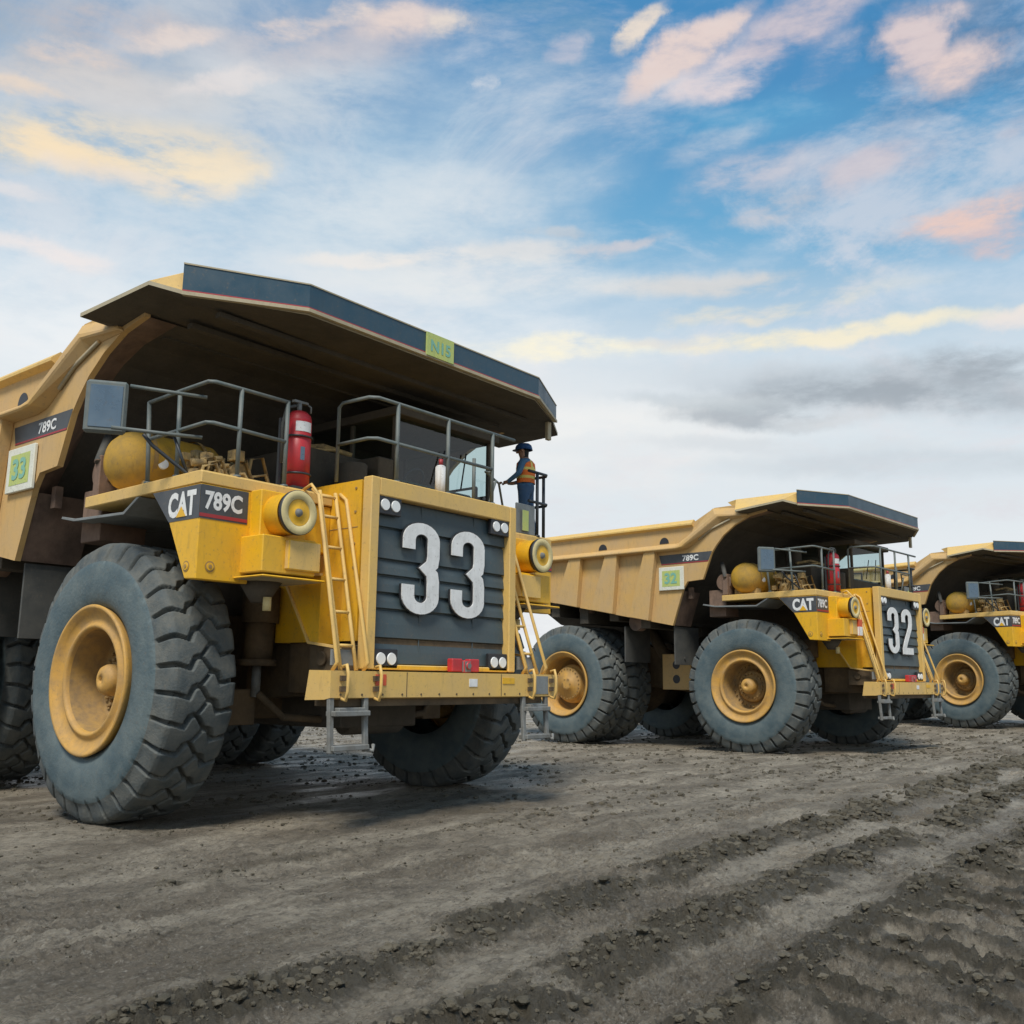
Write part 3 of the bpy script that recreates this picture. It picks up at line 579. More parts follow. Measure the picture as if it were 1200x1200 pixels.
    top=[(-.25,-3.40,6.46),(.05,-3.49,6.49),(1.68,-3.42,6.49),(1.75,-3.40,6.48),(2.46,-2.25,6.45),(2.46,2.25,6.45),(1.86,3.45,6.44),(1.75,3.42,6.44),(.05,3.49,6.48),(-.25,3.40,6.46)]
    b=MB().mt('grime_shade'); cen=(.9,0,6.10); m=len(low); b.add(low+[cen],[(i,(i+1)%m,m) for i in range(m)])
    b.mt('trim'); b.add(low+low2,[(i,(i+1)%m,m+(i+1)%m,m+i) for i in range(m)])
    b.mt('pale'); b.add(low2+top,[(i,(i+1)%m,m+(i+1)%m,m+i) for i in range(m)]); b.add(top,[tuple(range(m))])
    b.mt('grime_shade')
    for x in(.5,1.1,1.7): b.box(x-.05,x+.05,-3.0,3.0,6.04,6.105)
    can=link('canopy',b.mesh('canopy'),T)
    # visor board
    pts=[(1.76,-3.52),(2.515,-2.28),(2.515,2.28),(1.91,3.57)]; zt4=[6.53,6.49,6.49,6.44]
    b=MB()
    def band(k,z0,z1,off,th=.03,trim=False):
        vs=[]
        for j,(x,y) in enumerate(pts):
            d=Vector((x-.2,y*.55)).normalized()
            zt_=zt4[j]
            za=6.16+z0*(zt_-6.16) if z0>=0 else 6.16+z0; zb_=6.16+z1*(zt_-6.16) if z1<=1 else zt_+(z1-1)
            for o_ in(0,th):
                for z in(za,zb_): vs.append((x+d.x*(off+o_),y+d.y*(off+o_),z))
        b.mt(k)
        for j in range(3):
            a=j*4;c_=a+4; b.add([vs[a+i] for i in(0,1,2,3)]+[vs[c_+i] for i in(0,1,2,3)],[(0,4,5,1),(2,3,7,6),(0,2,6,4),(1,5,7,3),(0,1,3,2),(4,6,7,5)])
    band('navy',.10,.95,0,.03); band('redline',.04,.10,.0,.034); band('trim',-.03,.04,-.01,.06); band('trim',.95,1.0,-.01,.05)
    part('visor_board',b,can)
    b=MB().mt('trim'); b.box(1.83,1.90,3.40,3.50,5.80,6.12); part('canopy_bracket',b,can,.01)
    return T,nm
truckA,numA=build_truck('33','largest yellow mining dump truck, number 33 in white on its grille, nearest the camera')
# front sign and small extras only the first truck carries
def front_sign(T):
    can=[c for c in T.children if c.name.startswith('canopy')][0]
    b=MB().mt('lime').box(2.545,2.575,-.27,.27,6.15,6.48); put_text(b,'signgreen','N15',.40,.17,lambda u,v,w:(2.579,-.20+u,6.22+v),bold=.03)
    link('canopy_sign',b.mesh('canopy_sign'),can)
def copy_tree(o,parent=None):
    c=o.copy(); COL.objects.link(c); c.parent=parent
    for ch in list(o.children): copy_tree(ch,c)
    return c
def all_kids(o):
    r=[]
    for c in o.children: r.append(c); r+=all_kids(c)
    return r
truckB=copy_tree(truckA); truckB['label']='middle yellow dump truck, number 32 in white on its grille'
truckC=copy_tree(truckA); truckC['label']='farthest yellow dump truck at the right edge, its front cut off by the frame'
def renumber(T,num):
    for c in all_kids(T):
        if c.name.startswith('front_number'): b=MB(); digits(b,num,-.83,.79,2.56,3.76,2.742,.022); c.data=b.mesh('front_number')
        if c.name.startswith('sign_number'):
            s=-1 if c.data.vertices[0].co.y<0 else 1; y2=s*3.563
            b=MB().mt('lime'); b.add([(-2.25,y2,4.33),(-1.68,y2,4.33),(-1.68,y2,4.76),(-2.25,y2,4.76)],[(0,1,2,3)])
            put_text(b,'signgreen',num,.40,.30,(lambda u,v,w:(-2.17+u,y2-.006,4.40+v)) if s<0 else (lambda u,v,w:(-1.77-u,y2+.006,4.40+v)),bold=.03)
            c.data=b.mesh('sign_number',fixn=False)
renumber(truckB,'32')
for c in all_kids(truckC):
    if c.name.startswith('front_number'): bpy.data.objects.remove(c)
front_sign(truckA)
for s in(-1,1):
    b=MB().mt('orangered').box(2.53,2.58,s*2.03-.10,s*2.03+.10,3.18,3.36); b.mt('white').box(2.53,2.58,s*2.03-.10,s*2.03+.10,2.96,3.18); part('warning_marker',b,truckB,.006)
for T,(X,Y,Z,yaw,rx,ry) in((truckA,(-3.051,14.457,.004,-.6809,-.00575,.0054)),(truckB,(8.147,27.222,-.1165,-.7535,-.0047,.0061)),(truckC,(18.797,37.113,.091,-.9334,-.0014,-.004))):
    T.location=(X,Y,Z); T.rotation_euler=(rx,ry,yaw)
# ------------------------------------------------------------------ person on the left deck of the first truck
def skin_mesh(name,V,E_,root=0,sub=2):
    me=bpy.data.meshes.new(name); me.from_pydata([v[:3] for v in V],E_,[]); ob=bpy.data.objects.new(name,me); COL.objects.link(ob)
    bm=bmesh.new(); bm.from_mesh(me); lay=bm.verts.layers.skin.verify(); bm.verts.ensure_lookup_table()
    for i,v in enumerate(bm.verts): v[lay].radius=(V[i][3],V[i][4] if len(V[i])>4 else V[i][3]); v[lay].use_root=(i==root)
    bm.to_mesh(me); bm.free()
    sk=ob.modifiers.new('s','SKIN'); sk.use_smooth_shade=True; sb=ob.modifiers.new('b','SUBSURF'); sb.levels=sub; sb.render_levels=sub
    dg=bpy.context.evaluated_depsgraph_get(); dg.update(); r=bpy.data.meshes.new_from_object(ob.evaluated_get(dg)); bpy.data.objects.remove(ob); r.name=name; return r
def person():
    P=bpy.data.objects.new('person',None); COL.objects.link(P); P['category']='person'; P['label']='worker in blue hard hat and orange vest standing on the deck of truck 33'
    # faces +x, y left; feet at z=0, height about 1.74
    V=[(0,0,.96,.145,.11),(0,0,1.08,.135,.10),(0,0,1.25,.155,.11),(.0,0,1.41,.13,.095),(.01,0,1.49,.06,.06),(.03,0,1.56,.07,.075),(.035,0,1.64,.085,.095),(.03,0,1.70,.06,.065)]
    E_=[(0,1),(1,2),(2,3),(3,4),(4,5),(5,6),(6,7)]
    def chain(st,pts):
        for p in pts: V.append(p); E_.append((st,len(V)-1)); st=len(V)-1
        return st
    for s in(-1,1):
        chain(0,[(0,s*.10,.88,.10),(.01 if s>0 else -.03,s*.115,.50,.068),(-.03 if s>0 else -.09,s*.12,.12,.047),(.0 if s>0 else -.06,s*.125,.045,.05,.04),(.13 if s>0 else .07,s*.14,.035,.04,.032)])
    wr=[]
    for s in(-1,1):
        if s>0: pts=[(0,.19,1.41,.06),(.04,.25,1.16,.046),(.22,.20,1.02,.036),(.29,.17,1.02,.032,.022)]
        else: pts=[(0,-.19,1.41,.06),(.06,-.25,1.17,.046),(.26,-.20,1.10,.036),(.33,-.18,1.11,.032,.022)]
        chain(3,pts); wr.append(pts[-1])
    me=skin_mesh('body',V,E_,0,2)
    bm=bmesh.new(); bm.from_mesh(me)
    for w in wr:   # fingers and thumb
        for k,(dy,l) in enumerate(((-.03,.055),(-.01,.066),(.01,.062),(.03,.05),(.045,.04))):
            d=Vector((1,0,-.25)) if k<4 else Vector((.5,.9,-.1)); d.normalize(); a=Vector((w[0]+.015,w[1]+dy*.8,w[2])); b_=a+d*l*.6; c=b_+Vector((d.x,d.y,d.z-.6)).normalized()*l*.5
            t=MB(); t.tube([a,b_,c],.0085,6); vs=[bm.verts.new(v) for v in t.v]
            for f in t.f:
                F=bm.faces.new([vs[i] for i in f]); F.smooth=True
    # nose and ears
    t=MB(); t.sph((.128,0,1.635),.022,.016,.025,8,6); t.sph((.03,.09,1.64),.02,.014,.034,8,6); t.sph((.03,-.09,1.64),.02,.014,.034,8,6)
    vs=[bm.verts.new(v) for v in t.v]
    for f in t.f:
        F=bm.faces.new([vs[i] for i in f]); F.smooth=True
    bmesh.ops.remove_doubles(bm,verts=bm.verts,dist=1e-5); bm.to_mesh(me); bm.free()
    me.materials.clear()
    for k in('skin','shirt','jeans','boot','hair'): me.materials.append(M[k])
    for p in me.polygons:
        x,y,z=p.center
        if z>1.49: p.material_index=4 if (x<.01 and z>1.52) or z>1.69 else 0
        elif (x>.21 and z>.9): p.material_index=0
        elif z>.97: p.material_index=1
        elif z>.12: p.material_index=2
        else: p.material_index=3
    link('body',me,P)
    # vest: shell round the torso
    b=MB(); n=28; rings=[(1.02,.150,.125),(1.10,.148,.122),(1.20,.160,.128),(1.30,.172,.13),(1.40,.165,.122),(1.455,.12,.09)]
    rows=[]
    for k in range(len(rings)-1):
        z0,a0,c0=rings[k]; z1,a1,c1=rings[k+1]
        for j in range(4):
            f=j/4; rows.append((z0+(z1-z0)*f,a0+(a1-a0)*f,c0+(c1-c0)*f))
    rows.append(rings[-1]); rows=[(z,a*1.06,c*1.08) for z,a,c in rows]
    b.smooth=True
    for k in range(len(rows)-1):
        z0,a0,c0=rows[k]; z1,a1,c1=rows[k+1]; zm=(z0+z1)/2
        for i in range(n):
            t0=2*PI*i/n;t1=2*PI*(i+1)/n
            b.mt('vestband' if (1.10<zm<1.16 or 1.24<zm<1.30 or (zm>1.3 and abs(abs(a0*math.sin((t0+t1)/2))-.09)<.03)) else 'vest')
            b.add([(c0*math.cos(t0),a0*math.sin(t0),z0),(c0*math.cos(t1),a0*math.sin(t1),z0),(c1*math.cos(t1),a1*math.sin(t1),z1),(c1*math.cos(t0),a1*math.sin(t0),z1)],[(0,1,2,3)])
    link('safety_vest',b.mesh('safety_vest'),P)
    b=MB().mt('hat'); n=28; b.smooth=True; pf=[(.124,-.0),(.123,.008),(.119,.012),(.116,.05),(.105,.09),(.078,.12),(.035,.135),(0,.137)]; vs=[]
    for r,z in pf:
        for i in range(n):
            t=2*PI*i/n; e=1.0+(.28*max(0,math.cos(t))**2 if r>.122 else 0); vs.append((.03+r*e*math.cos(t)*1.08,r*math.sin(t)*.95,1.665+z))
    b.add(vs,[(q*n+i,q*n+(i+1)%n,(q+1)*n+(i+1)%n,(q+1)*n+i) for q in range(len(pf)-1) for i in range(n)])
    link('hard_hat',b.mesh('hard_hat'),P)
    return P
P=person()
MA=Matrix.Translation((-3.051,14.457,.004))@Matrix.Rotation(-.6809,4,'Z')
p=MA@Vector((1.64,3.19,4.06)); P.location=p; P.scale=(1.16,1.24,.91); P.rotation_euler=(0,0,-.6809+math.radians(205))
# ------------------------------------------------------------------ ground
def perm(seed):
    r=np.random.default_rng(seed); p=r.permutation(256); return np.r_[p,p], r.random((256,))*2*PI
def perlin(x,y,seed=0):
    p,an=perm(seed); xi=np.floor(x).astype(int); yi=np.floor(y).astype(int); xf=x-xi; yf=y-yi; xi&=255; yi&=255
    f=lambda t:t*t*t*(t*(t*6-15)+10); u=f(xf); v=f(yf)
    def gr(i,j,dx,dy):
        a=an[p[p[(xi+i)&255]+((yi+j)&255)]]; return np.cos(a)*dx+np.sin(a)*dy
    n00=gr(0,0,xf,yf);n10=gr(1,0,xf-1,yf);n01=gr(0,1,xf,yf-1);n11=gr(1,1,xf-1,yf-1)
    return (n00*(1-u)+n10*u)*(1-v)+(n01*(1-u)+n11*u)*v
def fbm(x,y,o,seed): return sum(perlin(x*2**k,y*2**k,seed+k)*.5**k for k in range(o))
sst=lambda a,b,t: (lambda q:q*q*(3-2*q))(np.clip((t-a)/(b-a),0,1))
Dn=(.62,.785); 
def along(x,y): return x*Dn[0]+y*Dn[1], x*Dn[1]-y*Dn[0]
def ridge_amt(x,y):
    a,n=along(x,y); w=.22*fbm(a*.35,n*0+3,2,40); n=n+w
    br=.92+1.3*fbm(a*1.1,n*1.6,3,44)
    r=np.exp(-((n+4.60)/.34)**2)*1.0+np.exp(-((n+3.50)/.32)**2)*1.05+np.exp(-((n+2.55)/.22)**2)*.8+.35*np.exp(-((n+7.6)/.3)**2)+.3*np.exp(-((n+6.2)/.25)**2)+.45*np.exp(-((n+.9)/.3)**2)+.70*np.exp(-((n+1.80)/.66)**6)*np.clip(np.clip(1.6*np.sin((a+(n+1.72)*.35)*2*PI/.42+fbm(a*1.5,n*1.5,3,50)*2.2),-1,1),0,1)
    return r*np.clip(br,0.1,1.4)
def height(x,y):
    a,n=along(x,y); d=np.hypot(x,y); fade=1/(1+(d/45)**2)
    h=.05*fbm(x*.12,y*.12,2,1)*np.clip(d/12,0,1)+.035*fbm(x*.7,y*.7,2,5)*fade
    h+=.045*fbm(a*.7,n*2.4,3,9)*fade                              # streaky drag marks
    rough=.4+.6*sst(-.1,.25,fbm(x*.45,y*.45,3,14))
    h+=.045*fbm(x*3.5,y*3.5,4,20)*fade*rough+.052*(np.abs(fbm(x*11,y*11,4,27))-.12)*np.clip(1.6-d/18,0,1)*rough
    ra=ridge_amt(x,y); near=np.clip(1.5-d/35,.15,1)
    h+=near*ra*(.035+.085*np.abs(fbm(x*5,y*5,3,31))+.055*fbm(x*12,y*12,3,35))
    for c,w,dep in((-4.03,.24,.035),(-3.03,.26,.04),(-7.0,.35,.02)): h-=near*dep*np.exp(-((n-c)/w)**4)
    # tyre lug prints on the right
    band=np.exp(-((n+1.80)/.66)**6); lug=np.clip(1.6*np.sin((a+(n+1.72)*.35)*2*PI/.42+fbm(a*1.5,n*1.5,3,50)*2.2),-1,1); h+=near*band*(.062*lug-.010)*(1+.8*fbm(a*3,n*3,2,53))*(.7+.6*fbm(a,n,2,52))
    band=np.exp(-((n+9.2)/.5)**6); h+=near*.3*band*(.04*np.sin((a)*2*PI/.4+fbm(a,n,2,51)*2))
    # levels under each truck
    for (X,Y,L_) in((5.9-.0,29.4,-.117),(8.147,27.2,-.117),(3.9,31.2,-.117),(18.8,37.1,.091),(15.3,41.7,.091)): h=h+(L_)*np.exp(-(((x-X)**2+(y-Y)**2)/9.))*.62
    # keep it calm below the wheels of the first truck
    for (X,Y,yaw) in((-3.051,14.457,-.681),(8.147,27.222,-.7535),(18.797,37.113,-.933)):
        c,s=math.cos(yaw),math.sin(yaw); lx=(x-X)*c+(y-Y)*s; lyy=-(x-X)*s+(y-Y)*c
        m=np.exp(-(((lx+2.8)/5.2)**4+(lyy/4.4)**4)); base={-3.051:0.0,8.147:-.117,18.797:.091}[X]
        h=h*(1-m*.75)+m*.75*(base+.02)
    return h
rad=np.r_[0.4*(3.6/.4)**(np.arange(30)/30.),3.6*(46/3.6)**(np.arange(560)/560.),46*(1600/46.)**(np.arange(110)/109.)]
az=np.r_[np.linspace(-180,-42,60,endpoint=False),np.linspace(-42,42,620,endpoint=False),np.linspace(42,180,60,endpoint=False)]; az=np.radians(az)
RR,AZ=np.meshgrid(rad,az,indexing='ij'); GX=RR*np.sin(AZ); GY=RR*np.cos(AZ); GZ=height(GX,GY)
nr_,na=RR.shape; V=np.stack([GX,GY,GZ],-1).reshape(-1,3); V=np.vstack([V,[[0,0,0]]])
I,J=np.meshgrid(np.arange(nr_-1),np.arange(na),indexing='ij'); I=I.ravel();J=J.ravel();J2=(J+1)%na
F=np.stack([I*na+J,(I)*na+J2,(I+1)*na+J2,(I+1)*na+J],1)[:, ::-1]
me=bpy.data.meshes.new('ground'); me.vertices.add(len(V)); me.vertices.foreach_set('co',V.ravel()); c3=np.stack([np.arange(na),np.full(na,len(V)-1),(np.arange(na)+1)%na],1)[:, ::-1]
li=np.r_[F.ravel(),c3.ravel()]; me.loops.add(len(li)); me.loops.foreach_set('vertex_index',li); me.polygons.add(len(F)+len(c3))
me.polygons.foreach_set('loop_start',np.r_[np.arange(len(F))*4,len(F)*4+np.arange(len(c3))*3]); me.polygons.foreach_set('use_smooth',np.ones(len(F)+len(c3),bool)); me.update(); me.validate()
gm=bpy.data.materials.new('wet_mud'); gm.use_nodes=True; N,Lk=nt(gm); bs=N['Principled BSDF']; tc=N.new('ShaderNodeTexCoord')
def noise(sc,det=8,ro=.6,vec=None):
    n=N.new('ShaderNodeTexNoise'); n.inputs['Scale'].default_value=sc; n.inputs['Detail'].default_value=det; n.inputs['Roughness'].default_value=ro; Lk.new(vec or tc.outputs['Object'],n.inputs['Vector']); return n.outputs['Fac']
def mr(src,a,b,c=0,d=1):
    n=N.new('ShaderNodeMapRange'); n.interpolation_type='SMOOTHSTEP'; n.inputs[1].default_value=a; n.inputs[2].default_value=b; n.inputs[3].default_value=c; n.inputs[4].default_value=d; Lk.new(src,n.inputs[0]); return n.outputs[0]
def mixc(f,a,b):
    n=N.new('ShaderNodeMix'); n.data_type='RGBA'; Lk.new(f,n.inputs[0])
    for k,v in((6,a),(7,b)):
        if isinstance(v,tuple): n.inputs[k].default_value=(*v,1)
        else: Lk.new(v,n.inputs[k])
    return n.outputs[2]
mpg=N.new('ShaderNodeMapping'); mpg.inputs['Rotation'].default_value=(0,0,-math.radians(51.7)); mpg.inputs['Scale'].default_value=(1,1,1); Lk.new(tc.outputs['Object'],mpg.inputs[0])
mp2=N.new('ShaderNodeMapping'); mp2.inputs['Scale'].default_value=(.5,1.5,1); Lk.new(mpg.outputs[0],mp2.inputs[0])
c1=mixc(mr(noise(.9,10,.65,mp2.outputs[0]),.38,.66),(.205,.168,.118),(.47,.405,.305))
c2=mixc(mr(noise(5,12,.8),.48,.60,0,.5),c1,(.10,.084,.060))
c2=mixc(mr(noise(15,10,.85,mp2.outputs[0]),.50,.58,0,.58),c2,(.070,.058,.040))
c3_=mixc(mr(noise(30,8,.85),.53,.61,0,.7),c2,(.46,.42,.345))
geo=N.new('ShaderNodeSeparateXYZ'); Lk.new(tc.outputs['Object'],geo.inputs[0])
at=N.new('ShaderNodeAttribute'); at.attribute_name='churn'; at2=N.new('ShaderNodeAttribute'); at2.attribute_name='wet'
chn=N.new('ShaderNodeMath'); chn.operation='ADD'; Lk.new(at.outputs['Fac'],chn.inputs[0]); chn2=N.new('ShaderNodeMath'); chn2.operation='MULTIPLY_ADD'; Lk.new(noise(6,8,.7),chn2.inputs[0]); chn2.inputs[1].default_value=1.0; chn2.inputs[2].default_value=-.5; Lk.new(chn2.outputs[0],chn.inputs[1])
c4=mixc(mr(chn.outputs[0],.26,.66,0,.86),c3_,(.078,.066,.042))
Lk.new(c4,bs.inputs['Base Color'])
rg=N.new('ShaderNodeMath'); rg.operation='MULTIPLY_ADD'; Lk.new(at2.outputs['Fac'],rg.inputs[0]); rg.inputs[1].default_value=-.42; Lk.new(mr(noise(1.1,6,.6,mp2.outputs[0]),.44,.62,.82,.38),rg.inputs[2]); rg.use_clamp=True
rg2=N.new('ShaderNodeMath'); rg2.operation='MAXIMUM'; Lk.new(rg.outputs[0],rg2.inputs[0]); rg2.inputs[1].default_value=.16; Lk.new(rg2.outputs[0],bs.inputs['Roughness']); bs.inputs['Specular IOR Level'].default_value=.45
bp=N.new('ShaderNodeBump'); bp.inputs['Strength'].default_value=1; bp.inputs['Distance'].default_value=.09; Lk.new(noise(11,12,.85),bp.inputs['Height'])
bp2=N.new('ShaderNodeBump'); bp2.inputs['Strength'].default_value=.6; bp2.inputs['Distance'].default_value=.06; Lk.new(noise(5,8,.65,mp2.outputs[0]),bp2.inputs['Height']); Lk.new(bp.outputs[0],bp2.inputs['Normal']); Lk.new(bp2.outputs[0],bs.inputs['Normal'])
A1,N_1=along(V[:,0],V[:,1])
for nm_,val in (('churn',ridge_amt(V[:,0],V[:,1])),('wet',(np.exp(-((N_1+4.03)/.26)**4)+np.exp(-((N_1+3.0)/.30)**4)+.8*np.exp(-((N_1+5.6)/.5)**4)+.6*np.exp(-((N_1+1.2)/.5)**4))*sst(-.15,.2,fbm(A1*.5,N_1*1.3,3,61)))):
    at_=me.attributes.new(nm_,'FLOAT','POINT'); at_.data.foreach_set('value',np.clip(val,0,1.5).astype(np.float32))
me.materials.append(gm); struct(link('ground',me))
# clods of mud
def clods():
    bases=[]
    for sd_ in(1,2):
        bm=bmesh.new(); bmesh.ops.create_icosphere(bm,subdivisions=sd_,radius=1); base=np.array([v.co[:] for v in bm.verts]); fc=np.array([[v.index for v in f.verts] for f in bm.faces]); bm.free()
        vs=[]
        for k in range(12):
            q=base.copy(); nn=1+.55*perlin(q[:,0]*1.7+k*9,q[:,1]*1.7+q[:,2]*2.1,k+60)+.4*perlin(q[:,0]*4+k*5,q[:,1]*4-q[:,2]*3.1,k+80); q=q*nn[:,None]; q=q*(1+.25*rng.standard_normal((1,3))*np.array([[1,1,.4]])); q[:,2]*=.72; vs.append(q)
        bases.append((vs,fc,len(base)))
    N1=330000; a=2+(rng.random(N1)**1.7)*40; n_=rng.uniform(-10,.8,N1); x=a*Dn[0]+n_*Dn[1]; y=a*Dn[1]-n_*Dn[0]
    ra=ridge_amt(x,y); pa=perlin(x*2.3,y*2.3,91); pr=sst(.25,.9,ra+.5*pa)*.62+.022*sst(0,.3,pa); keep=(rng.random(N1)<pr)&(np.hypot(x,y)>3.2)&(np.abs(x)<y*.72+2); x,y=x[keep],y[keep]; r1=ra[keep]
    x2=rng.uniform(-15,24,70000); y2=4+36*rng.random(70000)**1.5; x=np.r_[x,x2]; y=np.r_[y,y2]; r1=np.r_[r1,x2*0]
    kk=perlin(x*.8,y*.8,77)+.6*perlin(x*2.7,y*2.7,78); kk=(kk>-.02)|(r1>.3); x,y,r1=x[kk],y[kk],r1[kk]; z=height(x,y); m=len(x); print('clods',m)
    sz=.0045+.028*rng.random(m)**5.5*(.7+.8*np.clip(r1,0,1)); sz*=np.clip(np.hypot(x,y)/9,.85,2.2)
    VV=[];FF=[];MI=0
    for i in range(m):
        vs,fc,nv_=bases[1 if sz[i]>.026 else 0]; q=vs[i%12]*sz[i]; t=rng.uniform(0,6.28); c,s_=math.cos(t),math.sin(t)
        VV.append(np.stack([q[:,0]*c-q[:,1]*s_+x[i],q[:,0]*s_+q[:,1]*c+y[i],q[:,2]+z[i]+sz[i]*.12],1)); FF.append(fc+MI); MI+=nv_
    V=np.vstack(VV);F=np.vstack(FF); me=bpy.data.meshes.new('mud_clods'); me.vertices.add(len(V)); me.vertices.foreach_set('co',V.ravel()); me.loops.add(F.size); me.loops.foreach_set('vertex_index',F.ravel()); me.polygons.add(len(F)); me.polygons.foreach_set('loop_start',np.arange(0,F.size,3)); me.polygons.foreach_set('use_smooth',np.zeros(len(F),bool)); me.update()
    me.materials.append(mat('clod_soil',(.050,.042,.025),.8,dirt=(.14,.12,.085),dirt_amt=.9,dirt_scale=2.7,bump=.6,bump_scale=60)); o=struct(link('mud_clods',me),'stuff'); o['label']='loose dark clods of mud thrown up along the wheel ruts'; o['category']='mud clods'
clods()
# ------------------------------------------------------------------ sky, sun
FPX=1126.007; PITCH=math.radians(9.928458)
def azel(px,py):
    x=(px-600)/FPX; y=(py-600)/FPX; cp,sp=math.cos(PITCH),math.sin(PITCH); d=Vector((x,cp+y*sp,sp-y*cp)).normalized(); return math.atan2(d.x,d.y),math.asin(d.z)
SUN_EL=math.radians(56); SUN_AZ=math.radians(-171)   # azimuth clockwise from +Y (camera direction)
w=bpy.data.worlds.new('World'); S.world=w; w.use_nodes=True; N=w.node_tree.nodes; Lk=w.node_tree.links; bg=N['Background']
sk=N.new('ShaderNodeTexSky'); sk.sky_type='NISHITA'; sk.sun_disc=False; sk.sun_elevation=SUN_EL; sk.sun_rotation=SUN_AZ; sk.air_density=1.0; sk.dust_density=.6; sk.ozone_density=2.0
bg.inputs['Strength'].default_value=.1
tc=N.new('ShaderNodeTexCoord'); sep=N.new('ShaderNodeSeparateXYZ'); Lk.new(tc.outputs['Generated'],sep.inputs[0])
def mth(op,a,b=None):
    n=N.new('ShaderNodeMath'); n.operation=op
    for i,v in enumerate((a,b)):
        if v is None: continue
        if isinstance(v,(int,float)): n.inputs[i].default_value=v
        else: Lk.new(v,n.inputs[i])
    return n.outputs[0]
azn=mth('ARCTAN2',sep.outputs[0],sep.outputs[1]); eln=mth('ARCSINE',sep.outputs[2])
cmb=N.new('ShaderNodeCombineXYZ'); Lk.new(azn,cmb.inputs[0]); Lk.new(eln,cmb.inputs[1])
# planar cloud layer coordinates (direction over height) for streaks that flatten towards the horizon
zc=mth('MAXIMUM',sep.outputs[2],.02); zc=mth('ADD',zc,.22); lay=N.new('ShaderNodeCombineXYZ'); Lk.new(mth('DIVIDE',sep.outputs[0],zc),lay.inputs[0]); Lk.new(mth('DIVIDE',sep.outputs[1],zc),lay.inputs[1])
def vadd(a,b,op='ADD'):
    n=N.new('ShaderNodeVectorMath'); n.operation=op
    for i,v in enumerate((a,b)):
        if isinstance(v,tuple): n.inputs[i].default_value=v
        else: Lk.new(v,n.inputs[i])
    return n
dn=N.new('ShaderNodeTexNoise'); dn.inputs['Scale'].default_value=9; dn.inputs['Detail'].default_value=7; dn.inputs['Roughness'].default_value=.62; Lk.new(tc.outputs['Generated'],dn.inputs['Vector'])
dv=vadd(dn.outputs['Color'],(.5,.5,.5),'SUBTRACT').outputs[0]; dv=vadd(dv,(.16,.045,0),'MULTIPLY').outputs[0]; AE=vadd(cmb.outputs[0],dv).outputs[0]
gmsk=N.new('ShaderNodeTexNoise'); gmsk.inputs['Scale'].default_value=2.6; gmsk.inputs['Detail'].default_value=13; gmsk.inputs['Roughness'].default_value=.66; gmsk.inputs['Distortion'].default_value=.5; Lk.new(lay.outputs[0],gmsk.inputs['Vector'])
fine=N.new('ShaderNodeTexNoise'); fine.inputs['Scale'].default_value=11; fine.inputs['Detail'].default_value=12; fine.inputs['Roughness'].default_value=.62; fmp=N.new('ShaderNodeMapping'); fmp.inputs['Scale'].default_value=(.8,.8,2.4); Lk.new(tc.outputs['Generated'],fmp.inputs[0]); Lk.new(fmp.outputs[0],fine.inputs['Vector'])
col=[sk.outputs[0]]
def over(f,c):
    n=N.new('ShaderNodeMix'); n.data_type='RGBA'; Lk.new(f,n.inputs[0]); Lk.new(col[0],n.inputs[6])
    if isinstance(c,tuple): n.inputs[7].default_value=(c[0]*10,c[1]*10,c[2]*10,1)
    else: Lk.new(c,n.inputs[7])
    col[0]=n.outputs[2]
def mrw(src,a,b,c=0,d=1):
    n=N.new('ShaderNodeMapRange'); n.interpolation_type='SMOOTHSTEP'; n.inputs[1].default_value=a; n.inputs[2].default_value=b; n.inputs[3].default_value=c; n.inputs[4].default_value=d; Lk.new(src,n.inputs[0]); return n.outputs[0]
def blob(px,py,wx,wy,c,amt=1.,soft=.35,rot=0.,gate=True):
    a,e=azel(px,py); v=vadd(AE,(a,e,0),'SUBTRACT').outputs[0]
    if rot:
        r=N.new('ShaderNodeVectorRotate'); r.rotation_type='Z_AXIS'; r.inputs['Angle'].default_value=math.radians(rot); Lk.new(v,r.inputs['Vector']); v=r.outputs[0]
    v=vadd(v,(FPX/wx,FPX/wy,0),'MULTIPLY').outputs[0]; n=N.new('ShaderNodeVectorMath'); n.operation='LENGTH'; Lk.new(v,n.inputs[0])
    m=mrw(n.outputs['Value'],1.15,soft,0,amt)
    if gate: m=mth('MULTIPLY',m,mrw(fine.outputs['Fac'],.34,.60,1-.94*gate,1.))
    over(m,c)
